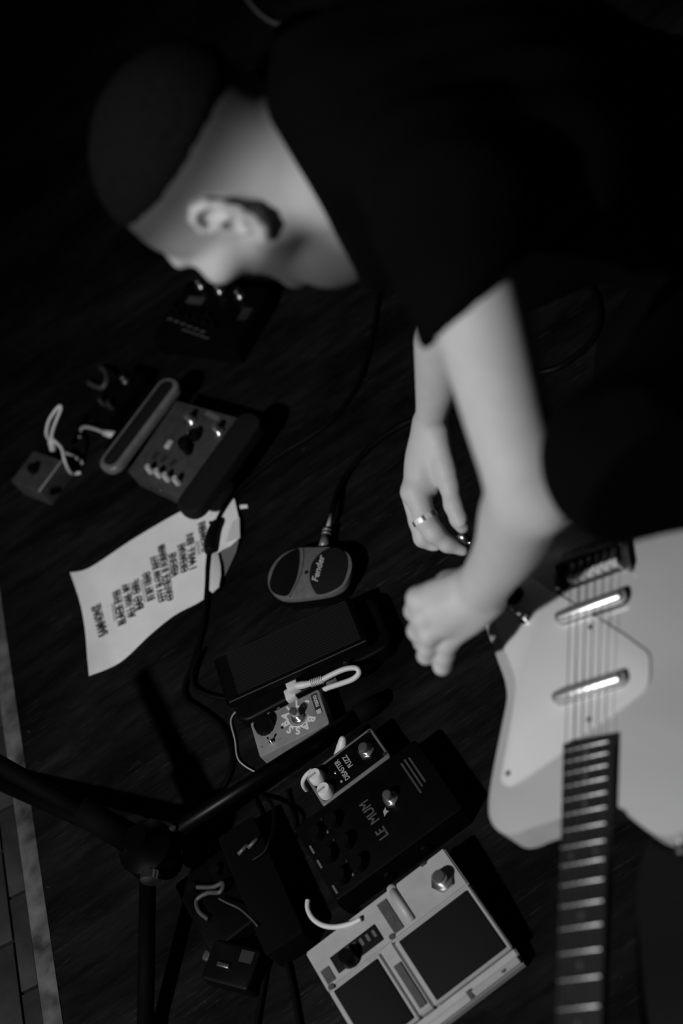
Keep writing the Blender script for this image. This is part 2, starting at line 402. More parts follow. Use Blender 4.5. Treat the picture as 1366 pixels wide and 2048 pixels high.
# --- big black preamp pedal
def preamp():
    H = .048
    q = [at(578, 1672, H), at(812, 1486, H), at(905, 1640, H), at(655, 1832, H)]
    c = V3(-.196, 1.030, 0); rz = math.pi / 2 + .03
    W, Ln = .130, .205
    t = thing('preamp_pedal', 'wide black preamp pedal with slanted lettering and several black knobs', 'effect pedal', (c[0], c[1], 0), rz)
    prism('case', t, rrect(W, Ln, .006), .003, H, 'black_paint', bev=.002)
    prism('base_plate', t, rrect(W - .002, Ln - .002, .006), 0, .003, 'black_rubber', bev=0)
    footswitch(t, (.010, -.030, H), .007, .018)
    for x in (-.043, -.005, .033):
        for y in (.052, .080): knob(t, (x, y, H), .011, .015, 'black_plastic', None)
        lathe('indicator', t, [(.0015, 0), (.0015, .001)], (x + .017, .064, H), 'steel', n=10)
    for x, y in ((-.043, .066), (-.005, .097), (.033, .066), (-.05, .096), (.02, .096)):
        box('legend', t, (x, y, H + .0001), (.014, .003, .0003), 'print_dim', bev=0)
    text('lettering', t, 'LE', .020, (-.024, .004, H), 'pedal_mid', bold=.0003, sx=.85)
    text('lettering', t, 'MUM', .020, (.014, .003, H), 'pedal_mid', bold=.0003, sx=.85)
    sw = [(-.006, -.010), (.002, -.0125), (.005, -.018), (.0005, -.0165), (-.003, -.019), (-.004, -.014)]
    prism('emblem', t, sw[::-1], H, H + .0004, 'print_pale', bev=0)
    for k, (a, b) in enumerate(((-.006, .050), (.001, .052), (.004, .050))):
        box('fine_print', t, ((a + b) / 2 - .004, -.068 - k * .0065, H + .0001), (b - a, .0026, .0003), 'pedal_dim', bev=0)
    for y in (.03, -.03): lathe('side_jack', t, [(.006, 0), (.006, .004), (.003, .004)], (-W / 2, y, .024), 'black_plastic', axis=(-1, 0, 0))
    return t
preamp()

# --- cream twin looper
def looper():
    t = thing('loop_pedal', 'cream twin loop pedal with two black foot pads and a chrome switch', 'effect pedal', (-.247, .842, 0), .045)
    W, D = .222, .172
    # wedge body: tall panel along +y, lower front step
    def wedge(name, x0, x1, prof, material, bev=.0015):
        bm = bmesh.new(); n = len(prof)
        a = [bm.verts.new((x0, y, z)) for y, z in prof]; b = [bm.verts.new((x1, y, z)) for y, z in prof]
        bm.faces.new(a[::-1]); bm.faces.new(b)
        for i in range(n): bm.faces.new((a[i], a[(i + 1) % n], b[(i + 1) % n], b[i]))
        bmesh.ops.recalc_face_normals(bm, faces=bm.faces)
        if bev: bmesh.ops.bevel(bm, geom=bm.edges[:], offset=bev, segments=2, affect='EDGES')
        return bm_obj(name, bm, material, t)
    wedge('case', -W / 2, W / 2, [(-D / 2, .004), (D / 2, .004), (D / 2, .054), (.026, .050), (.022, .038), (-D / 2 + .012, .026), (-D / 2, .020)], 'pedal_cream', .002)
    box('base_plate', t, (0, 0, .002), (W - .004, D - .004, .004), 'black_rubber', bev=0)
    # pads: sloping treadles with black rubber tops
    for x0, x1 in ((-W / 2 + .001, -.031), (-.008, W / 2 - .001)):
        tr = wedge('treadle', x0, x1, [(-D / 2 + .016, .030), (.024, .040), (.024, .050), (-D / 2 + .016, .038)], 'pedal_cream', .0015)
        cx = (x0 + x1) / 2
        sl = math.atan2(.012, .094)
        box('rubber_pad', tr, (cx, -.0235, .0453), (x1 - x0 - .012, .088, .003), 'pad_black', bev=.001, rx=sl)
    # raised rib between the pads with a grey strip
    rb = wedge('centre_rib', -.029, -.009, [(-D / 2 + .016, .028), (.026, .045), (.026, .052), (-D / 2 + .016, .040)], 'pedal_cream', .002)
    box('grey_strip', rb, (-.019, -.033, .0465), (.010, .062, .001), 'pedal_mid', bev=0, rx=math.atan2(.012, .094))
    z = .0535
    # control panel
    pn = box('control_panel', t, (-.052, .047, .0525), (.070, .024, .0024), 'pad_black', bev=.0005, rx=.066)
    knob(t, (-.066, .040, .0535), .0115, .017, 'black_plastic', None)
    for k in range(6): box('panel_mark', pn, (-.070 + .0095 * k, .051 - .0006 * k, .0546), (.004, .010, .0006), 'print_dim', bev=0, rx=.066)
    box('legend_panel', t, (-.100, .042, .0520), (.012, .020, .0010), 'pedal_mid', bev=0, rx=.066)
    for x, y in ((-.104, .027), (-.006, .031)): lathe('screw', t, [(.004, 0), (.004, .0006)], (x, y, .0515), 'pedal_mid', n=14)
    lb = box('label_plate', t, (.006, .0545, .0530), (.014, .046, .0010), 'pedal_mid', bev=0, rx=.066)
    text('lettering', lb, 'LOOP', .008, (.006, .0545, .0538), 'print_dim', rz=math.pi / 2)
    tube('panel_ridge', t, [(.026, .032, .050), (.026, .082, .0535)], .0055, 'pedal_cream', n=12, sub=0)
    lathe('ridge_stud', t, [(.006, 0), (.006, .004), (.003, .006)], (.026, .083, .052), 'pedal_cream', n=16)
    footswitch(t, (.086, .050, .0525), .0095, .017)
    box('notch', t, (.078, .0845, .052), (.009, .005, .006), 'print_dark', bev=.001)
    # front lip
    box('front_lip', t, (.0, -D / 2 + .004, .0245), (W - .006, .010, .006), 'pedal_cream', bev=.002, rx=.3)
    lathe('screw', t, [(.0035, 0), (.0035, .001)], (.085, -D / 2 + .004, .0268), 'pedal_mid', n=14)
    box('front_notch', t, (.035, -D / 2 + .005, .0272), (.006, .011, .003), 'pedal_mid', bev=0)
    return t
looper()
bl = tube('power_lead', None, [at(*p) for p in [(616, 1800, .05), (616, 1818, .05), (626, 1837, .05), (645, 1850, .05), (670, 1854, .052), (700, 1848, .055), (722, 1838, .057)]], .0036, 'white_plastic', n=10)
tag(bl, 'white power lead curving from black preamp to cream loop pedal', 'cable')

# --- wah pedal
def wah():
    b0, b1 = at(449, 1392, .012), at(800, 1262, .012)
    c = V3(-.168, 1.338, 0); rz = math.radians(-9) + math.pi / 2
    t = thing('wah_pedal', 'black wah pedal with ribbed rubber treadle', 'effect pedal', tuple(c), rz)
    W, Ln = .104, .262
    prism('base', t, rrect(W, Ln, .022), .004, .030, 'black_paint', bev=.006, seg=3)
    for x, y in ((-.04, -.11), (.04, -.11), (-.04, .11), (.04, .11)): lathe('foot', t, [(.008, 0), (.007, .004)], (x, y, 0), 'black_rubber', n=14)
    TW, TL, a = .088, .228, .10
    def rp(x, y, z):
        ca, sa = math.cos(a), math.sin(a); yy = y - .0
        return (x, yy * ca - z * sa * 1 + .012, .058 + yy * sa + z * ca)
    def tl(name, parent, c_, s, material, bev=.001):
        bm = bmesh.new(); bmesh.ops.create_cube(bm, size=1)
        for v in bm.verts: v.co = Vector((c_[0] + v.co.x * s[0], c_[1] + v.co.y * s[1], c_[2] + v.co.z * s[2]))
        if bev: bmesh.ops.bevel(bm, geom=bm.edges[:], offset=bev, segments=2, affect='EDGES')
        for v in bm.verts: v.co = Vector(rp(*v.co))
        return bm_obj(name, bm, material, parent)
    tr = tl('treadle', t, (0, 0, 0), (TW, TL, .016), 'black_paint', .003)
    tl('tread_mat', tr, (0, 0, .009), (TW - .008, TL - .012, .003), 'black_rubber')
    n = 17
    for k in range(n):
        x = -(TW - .014) / 2 + (TW - .014) * k / (n - 1)
        tl('tread_rib', tr, (x, -.006, .0115), (.0022, TL - .032, .002), 'rib_rubber', 0)
    tl('edge_line', tr, (-TW / 2 + .0012, 0, .0080), (.0012, TL - .01, .0012), 'edge_pale', 0)  # thin paler strip along one long edge of the treadle
    box('rocker_block', t, (0, .0, .038), (.05, .06, .03), 'black_paint', bev=.003)
    lathe('screw', t, [(.0035, 0), (.0035, .0015)], (-W / 2 + .001, -.055, .042), 'steel', axis=(-1, 0, 0), n=10)
    box('side_label', t, (-W / 2 - .0005, .075, .020), (.0012, .020, .006), 'print_pale', bev=0)
    box('side_jack', t, (-W / 2 - .002, -.022, .017), (.006, .017, .014), 'print_dim', bev=.001)
    return t
wah()

# --- tuner
def tuner():
    H = .034
    px = [(600, 1095), (625, 1094), (657, 1093.5), (683, 1098), (699, 1110), (704, 1130), (699, 1152), (687, 1172), (668, 1184), (650, 1189), (620, 1194), (578, 1198), (556, 1194), (541, 1182), (535, 1163), (539, 1141), (552, 1120), (572, 1104)]
    W_ = [at(x, y, H) for x, y in px]; c = sum(W_) / len(W_); c[2] = 0
    t = thing('tuner_pedal', 'oval tuner pedal with silver waist, dark window and white script name', 'tuner', tuple(c))
    loc = lambda l, z=H: [tuple((at(x, y, z) - c)[:2]) for x, y in l]
    out = spline([V3(*p, 0) for p in loc(px)], 4, True); out = [(p[0], p[1]) for p in out]
    prism('case', t, [(x * .96, y * .96) for x, y in out], .0, H - .010, 'black_plastic', bev=.002)
    prism('top_plate', t, out, H - .010, H, 'silver_plate', bev=.0015)
    def patch(name, px_, z0, z1, material, bev=.0008, n=4):
        p = spline([V3(*q, 0) for q in loc(px_)], n, True) if n else [V3(*q, 0) for q in loc(px_)]
        return prism(name, t, [(q[0], q[1]) for q in p], z0, z1, material, bev=bev)
    patch('display_window', [(598, 1098), (585, 1101), (567, 1112), (552, 1129), (543, 1150), (539, 1170), (545, 1184), (560, 1191), (575, 1191), (584, 1178), (593, 1158), (598, 1136), (600, 1115)], H, H + .0006, 'window_dark', n=3)
    tube('window_ridge', t, [tuple(np.array(p + (H,))) for p in loc([(605, 1096), (606, 1118), (601, 1145), (590, 1172), (577, 1197)])], .0022, 'silver_plate')
    pad = patch('foot_pad', [(660, 1096), (640, 1108), (625, 1126), (620, 1145), (621, 1165), (628, 1181), (636, 1189), (655, 1186), (682, 1171), (692, 1150), (696, 1130), (693, 1110), (680, 1098)], H, H + .002, 'pad_black', bev=.001, n=3)
    cc = at(636.5, 1138.5, H + .002) - c
    d = at(642, 1116, H) - at(629, 1162, H)
    text('lettering', pad, 'Fender', .0165, (cc[0], cc[1], H + .0021), 'print_white', rz=math.atan2(d[1], d[0]), shear=.35, bold=.0003)
    for (x, y), s in (((628, 1107), 'MUTE'), ((594, 1181), 'TUNE'), ((605, 1180), 'LOW')):
        p = at(x, y, H) - c
        text('legend', t, s, .0055, (p[0], p[1], H), 'print_dim', rz=math.atan2(d[1], d[0]))
    p = at(613, 1145, H) - c; lathe('indicator', t, [(.003, 0), (.003, .0012), (.0015, .002)], (p[0], p[1], H), 'window_dark', n=14)
    return t
tuner()
jk = thing('jack_plug', 'chrome jack plug on a black cable in the tuner side', 'plug', tuple(at(655, 1075, 0)))
J = lambda l: [at(*a) - np.array(jk.location) for a in l]
tube('sleeve', jk, J([(647, 1095, .018), (652, 1072, .018)]), [.0085, .007], 'dull_metal', n=16, sub=0)
for y0 in (1070, 1063): tube('collar', jk, J([(652.5 + (1070 - y0) * .22, y0, .018), (653.4 + (1070 - y0) * .22, y0 - 4, .018)]), .0078, 'dull_metal', n=16, sub=0)
tube('spring_shaft', jk, J([(654, 1062, .018), (663, 1031, .018)]), .0036, 'bright_metal', n=12, sub=0)

# --- far twin-bar effects unit
def multi():
    c = V3(*(at(372, 908, .05)[:2]), 0)
    a, b = at(285, 965, .05), at(420, 815, .05); d = b - a     # along the bars
    rz = math.atan2(d[1], d[0])
    t = thing('multi_effect_unit', 'grey effects unit with rows of knobs between two long black foot bars', 'effect pedal', tuple(c), rz)
    M = Matrix.Rotation(-rz, 2)
    def L(x, y, z):
        p = at(x, y, z) - c; q = Matrix.Rotation(-rz, 3, 'Z') @ Vector(p); return np.array((q.x, q.y, z))
    pq = [L(352, 800, .05), L(487, 838, .05), L(364, 992, .05), L(255, 942, .05)]
    cen = sum(pq) / 4
    xs = (np.linalg.norm(pq[1] - pq[2]) + np.linalg.norm(pq[0] - pq[3])) / 2; ys = (np.linalg.norm(pq[1] - pq[0]) + np.linalg.norm(pq[2] - pq[3])) / 2
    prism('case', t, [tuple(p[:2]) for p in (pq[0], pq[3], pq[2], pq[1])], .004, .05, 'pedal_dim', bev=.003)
    prism('base_plate', t, [tuple(p[:2] * .99) for p in (pq[0], pq[3], pq[2], pq[1])], 0, .004, 'black_rubber', bev=0)
    def bar(name, e0_, e1_, w, h, z, material, rim=None):
        c_ = (e0_ + e1_) / 2; dd = e1_ - e0_; ln = np.hypot(dd[0], dd[1]) + w; ang = math.atan2(dd[1], dd[0])
        def place(o): o.location = Vector((c_[0], c_[1], z)); o.rotation_euler = (0, 0, ang); return o
        o = place(prism(name, t, rrect(ln, w, w * .42), 0, h, rim or material, bev=.006, seg=3))
        if rim: prism('bar_pad', o, rrect(ln - .020, w - .020, w * .26), h - .002, h + .001, material, bev=.0005)
        return o
    bar('foot_bar', L(330, 778, .06), L(226, 916, .06), .052, .014, .048, 'pad_black', 'fuzz_case')
    bar('foot_bar', L(492, 855, .06), L(388, 1000, .06), .056, .022, .045, 'pad_black')
    box('bar_support', t, tuple(L(278, 850, .025) * V3(1, 1, 0) + V3(0, 0, .025)), (.15, .03, .048), 'black_paint', bev=.003, rz=math.atan2((L(330, 778, .06) - L(226, 916, .06))[1], (L(330, 778, .06) - L(226, 916, .06))[0]))
    box('bar_support', t, tuple(L(440, 928, .023) * V3(1, 1, 0) + V3(0, 0, .0225)), (.10, .026, .045), 'black_paint', bev=.003, rz=math.atan2((L(330, 778, .06) - L(226, 916, .06))[1], (L(330, 778, .06) - L(226, 916, .06))[0]))
    for x, y in ((383, 842), (438, 864)): footswitch(t, tuple(L(x, y, .05)), .007, .02)
    for x, y in ((303, 943), (320, 951), (337, 959), (357, 966)):
        k = knob(t, tuple(L(x, y, .05)), .0065, .016, 'bright_metal', None, flutes=0)
    for x, y, r in ((372, 890, .012), (392, 874, .011), (378, 905, .007)): knob(t, tuple(L(x, y, .05)), r, .014, 'black_plastic', None)
    lathe('indicator', t, [(.005, 0), (.005, .003), (.002, .005)], tuple(L(373, 872, .05)), 'chrome', n=14)
    box('light_button', t, tuple(L(338, 889, .051)), (.018, .012, .006), 'print_white', bev=.002, rz=.2)
    box('label_strip', t, tuple(L(425, 832, .0503)), (.010, .036, .001), 'print_dim', bev=0)
    bxs = [L(310, 912, .0503), L(328, 918, .0503), L(346, 925, .0503)]
    for p in bxs: box('display_segment', t, tuple(p), (.014, .010, .001), 'print_dark', bev=0)
    for x, y in ((280, 955), (300, 966), (320, 977)): lathe('side_jack', t, [(.005, 0), (.005, .004)], tuple(L(x, y, .03) * V3(1, 1, 0) + V3(0, 0, .025)), 'steel', n=12, axis=(-1, 0, 0))
    return t
multi()
pw = thing('power_plug', 'white barrel plug and lead at the far foot bar of the effects unit', 'plug', tuple(at(225, 868, 0)))
K = lambda l: [at(*a) - np.array(pw.location) for a in l]
tube('plug_body', pw, K([(232, 871, .03), (208, 865, .03)]), [.008, .006], 'white_plastic', n=12, sub=0)
tube('lead', pw, K([(208, 865, .03), (190, 858, .028), (172, 854, .02), (163, 858, .008), (160, 875, .004)]), .0035, 'pedal_cream')

# --- small black pedal behind it, with its pale lead
def small_black():
    c = at(232, 790, .035); c[2] = 0
    t = thing('mini_pedal', 'small black pedal with two bright knobs beyond the grey effects unit', 'effect pedal', tuple(c), rot_of((260, 760), (205, 830), .03))
    prism('case', t, rrect(.065, .115, .006), .002, .038, 'black_paint', bev=.003)
    prism('base_plate', t, rrect(.062, .112, .006), 0, .002, 'black_rubber', bev=0)
    for x in (-.012, .012): knob(t, (x, .026, .038), .0065, .014, 'steel', None, flutes=0)
    footswitch(t, (0, -.032, .038), .006, .014, 'brushed')
    return t
small_black()
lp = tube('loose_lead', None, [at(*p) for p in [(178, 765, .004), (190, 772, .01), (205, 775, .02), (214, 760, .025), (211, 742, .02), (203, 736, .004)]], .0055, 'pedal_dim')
tag(lp, 'short grey lead curled by the small black mini pedal', 'cable')

# --- grey box at the stage edge with white leads
def greybox():
    H = .045
    q = [at(69, 898, H), at(124, 922, H), at(75, 990, H), at(23, 959, H)]
    c = sum(q) / 4; c[2] = 0; ax = q[0] - q[3]; rz = math.atan2(ax[1], ax[0]) - math.pi / 2
    t = thing('splitter_box', 'plain grey metal box with white leads plugged in near stage edge', 'signal box', tuple(c), rz)
    W = np.linalg.norm(q[0] - q[1]); Ln = np.linalg.norm(ax)
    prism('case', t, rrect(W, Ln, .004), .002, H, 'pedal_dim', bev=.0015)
    prism('base_plate', t, rrect(W - .002, Ln - .002, .004), 0, .002, 'black_rubber', bev=0)
    lathe('knob', t, [(.010, 0), (.009, .012)], (-.005, 0, H), 'black_plastic', n=20)
    lathe('side_jack', t, [(.007, 0), (.007, .005), (.004, .005)], (W / 2, -Ln * .25, H * .5), 'black_plastic', axis=(1, 0, 0), n=14)
    box('edge_trim', t, (W / 2 - .001, 0, H), (.003, Ln, .002), 'pedal_cream', bev=.0005)
    return t
greybox()
pg_ = thing('white_lead', 'white lead with a tall loop plugged into the grey metal box', 'cable', tuple(at(105, 893, 0)))
K = lambda l: [at(*a) - np.array(pg_.location) for a in l]
tube('plug', pg_, K([(106, 900, .045), (104, 884, .06), (100, 878, .064)]), [.006, .008, .005], 'white_plastic', n=12)
tube('lead', pg_, K([(98, 878, .064), (93, 866, .08), (98, 842, .10), (110, 822, .115), (120, 812, .12), (122, 818, .115), (114, 838, .10), (106, 860, .08), (104, 876, .066), (114, 886, .06), (124, 898, .056), (130, 922, .045), (140, 943, .02), (150, 947, .006), (162, 945, .004)]), .0034, 'white_plastic')
tube('lead', pg_, K([(128, 905, .02), (145, 912, .015), (160, 920, .008), (166, 928, .004)]), .0034, 'pedal_cream')

# --- black multi-knob pedal under the face
def farblack():
    H = .042
    q = [at(376, 546, H), at(534, 603, H), at(443, 719, 0.02), at(310, 652, H)]
    c = (q[1] + q[3]) / 2; c[2] = 0
    ax = at(376, 546, H) - at(310, 652, H); rz = math.atan2(ax[1], ax[0]) - math.pi / 2
    t = thing('delay_pedal', 'wide black pedal with rows of small legends lying furthest from the guitar', 'effect pedal', tuple(c), rz)
    W, Ln = .20, .15
    prism('case', t, rrect(W, Ln, .006), .003, H, 'black_paint', bev=.003)
    prism('base_plate', t, rrect(W - .003, Ln - .003, .006), 0, .003, 'black_rubber', bev=0)
    R = Matrix.Rotation(-rz, 3, 'Z')
    def L(x, y, z):
        v = R @ Vector(at(x, y, z) - c); return (v.x, v.y, z)
    for x, y in ((402, 572), (440, 582), (480, 592)): footswitch(t, L(x, y, H), .007, .018, 'steel')
    p = L(391, 601, H); box('display', t, (p[0], p[1], H + .0004), (.040, .018, .001), 'pedal_dim', bev=0)
    for k in range(5):
        for r_ in range(2):
            p = L(350 + k * 17 + r_ * 10, 615 + k * 5.5 + r_ * 16, H); lathe('knob', t, [(.006, 0), (.005, .011)], p, 'black_plastic', n=14)
    for k in range(6):
        p = L(340 + k * 13, 638 + k * 5, H); box('legend', t, (p[0], p[1], H + .0002), (.012, .003, .0004), 'print_dim', bev=0)
        p = L(368 + k * 9, 660 + k * 3.2, H); box('legend', t, (p[0], p[1], H + .0002), (.010, .0025, .0004), 'print_dim', bev=0)
    p = L(490, 628, H); box('label_frame', t, (p[0], p[1], H + .0003), (.022, .03, .0005), 'tile', bev=0)
    return t
farblack()

# --- black power supply, dark junction pedal and mains adaptor near the mic stand
def power_rail():
    H = .05
    a, b = at(452, 1668, H), at(540, 1880, H); c = (at(478, 1655, H) + at(560, 1885, H)) / 2; c[2] = 0
    d = b - a
    t = thing('power_supply', 'long black power supply bar beside the preamp and loop pedals', 'power supply', tuple(c), math.atan2(d[1], d[0]) + math.pi / 2)
    Ln = np.linalg.norm(d) + .02
    prism('case', t, rrect(.060, Ln, .006), .003, H, 'black_rubber', bev=.003)
    prism('base_plate', t, rrect(.058, Ln - .002, .006), 0, .003, 'black_paint', bev=0)
    for k in range(5): lathe('socket', t, [(.0045, 0), (.0045, .002), (.0025, .002)], (.03, -.09 + k * .045, .028), 'black_plastic', axis=(1, 0, 0), n=12)
    for x in (-.004, .012): tube('plug', t, [(x - .006, Ln / 2 - .045, H + .004), (x + .012, Ln / 2 - .040, H + .004)], .0028, 'pedal_mid', n=10, sub=0)
    return t
power_rail()
for pts_, lab in (([(522, 1590, .004), (545, 1610, .02), (548, 1650, .05), (540, 1680, .058), (528, 1704, .056), (505, 1720, .055)], 'black power lead with a glossy bend rising over the power supply bar'),
                  ([(575, 1580, .004), (582, 1610, .004), (590, 1640, .004), (592, 1665, .004)], 'black power lead running straight to the preamp pedal knobs'),
                  ([(505, 1590, .004), (520, 1620, .004), (535, 1650, .004), (552, 1672, .004)], 'black power lead lying flat between stand leg and power supply')):
    o = tube('power_lead', None, [at(*p) for p in pts_], .0028, 'cable_black'); tag(o, lab, 'cable')
def junction():
    H = .03
    c = at(432, 1800, H); c[2] = 0
    t = thing('junction_pedal', 'flat charcoal pedal beside the stand leg under tangled leads', 'effect pedal', tuple(c), .05)
    prism('case', t, rrect(.085, .125, .006), .002, H, 'black_paint', bev=.003)
    prism('base_plate', t, rrect(.083, .122, .006), 0, .002, 'black_rubber', bev=0)
    lathe('knob', t, [(.008, 0), (.007, .010)], (.02, .035, H), 'black_plastic', n=18); lathe('knob', t, [(.008, 0), (.007, .010)], (-.02, .035, H), 'black_plastic', n=18)
    return t
junction()
o = tube('tangled_lead', None, [at(*p) for p in [(386, 1774, .035), (425, 1774, .04), (446, 1766, .045), (440, 1784, .045), (415, 1786, .04), (394, 1800, .036), (398, 1822, .036), (416, 1838, .035)]], .0035, 'pedal_dim'); tag(o, 'dull grey lead tangled over the charcoal junction pedal', 'cable')
o = tube('thin_lead', None, [at(*p) for p in [(438, 1797, .04), (455, 1806, .042), (480, 1818, .045), (505, 1840, .05), (515, 1852, .054)]], .0016, 'pedal_dim'); tag(o, 'thin wire from the charcoal junction pedal to the power supply bar', 'cable')
def adaptor():
    c = at(470, 1935, .02); c[2] = 0
    t = thing('mains_adaptor', 'small black mains adaptor with one bright metal pin lying below the junction pedal', 'adaptor', tuple(c), .75)
    prism('case', t, rrect(.055, .075, .006), .001, .034, 'black_plastic', bev=.004)
    box('pin', t, (-.004, .008, .0365), (.006, .019, .005), 'steel', bev=.001)
    box('rating_label', t, (.014, -.02, .0341), (.016, .02, .0006), 'print_dark', bev=0)
    box('cable_grip', t, (.006, .044, .018), (.014, .018, .012), 'pedal_dim', bev=.003)
    return t
adaptor()
o = tube('mains_lead', None, [at(*p) for p in [(500, 1925, .02), (520, 1900, .012), (530, 1930, .006), (525, 1980, .004), (515, 2040, .004), (510, 2110, .004)]], .004, 'cable_black'); tag(o, 'black mains lead running off the stage past the adaptor', 'cable')
o = tube('mains_lead', None, [at(*p) for p in [(565, 1905, .004), (578, 1940, .004), (590, 2000, .004), (600, 2060, .004), (604, 2110, .004)]], .004, 'cable_black'); tag(o, 'black mains lead running from the power supply under the loop pedal corner', 'cable')

# --- long black instrument cables
tape_at = None
o = tube('instrument_cable', None, [at(*p) for p in [(775, 540, .004), (757, 600, .004), (745, 670, .004), (722, 755, .004), (685, 815, .004), (640, 860, .004), (560, 910, .004), (500, 958, .004), (460, 1000, .006), (432, 1050, .006), (418, 1110, .006), (414, 1180, .006), (407, 1250, .004), (388, 1320, .004), (370, 1372, .004), (374, 1400, .004), (410, 1425, .004), (445, 1455, .004), (464, 1500, .004), (460, 1545, .004), (435, 1590, .004), (395, 1622, .03), (345, 1636, .07), (290, 1630, .11)]], .0045, 'cable_black')
tag(o, 'long black cable crossing the setlist and curling to the mic stand', 'cable')
o = tube('instrument_cable', None, [at(*p) for p in [(402, 1300, .010), (385, 1345, .010), (390, 1375, .005), (425, 1392, .004), (470, 1398, .004), (520, 1392, .004)]], .0036, 'cable_black')
tag(o, 'black cable branching from the setlist edge to the wah pedal', 'cable')
o = tube('instrument_cable', None, [at(*p) for p in [(663, 1031, .018), (668, 1008, .016), (680, 975, .008), (700, 940, .005), (740, 895, .004), (790, 858, .004), (840, 832, .004), (920, 790, .004), (1000, 760, .004), (1080, 745, .004), (1130, 728, .004), (1185, 680, .004), (1200, 635, .004), (1190, 590, .004), (1165, 545, .004), (1130, 500, .004), (1090, 488, .004), (1040, 505, .004), (1000, 530, .004)]], .0052, 'cable_black')
tag(o, 'black guitar cable from tuner plug looping behind the player arms', 'cable')
o = tube('thin_wire', None, [at(*p) for p in [(592, 1362, .03), (575, 1361, .03), (556, 1368, .025), (530, 1386, .015), (500, 1406, .006), (478, 1418, .004), (462, 1440, .004), (470, 1480, .004), (475, 1515, .004), (490, 1532, .004), (515, 1546, .004)]], .0012, 'pedal_cream')
tag(o, 'thin pale wire curving round the corner of the grey bass pedal', 'cable')
o = tube('pale_cord', None, [at(*p) for p in [(480, -30, .01), (500, 5, .01), (525, 32, .01), (555, 48, .01), (585, 50, .01), (615, 40, .01)]], .0048, 'fuzz_case')
tag(o, 'pale cord on the dark stage floor behind the player back', 'cable')

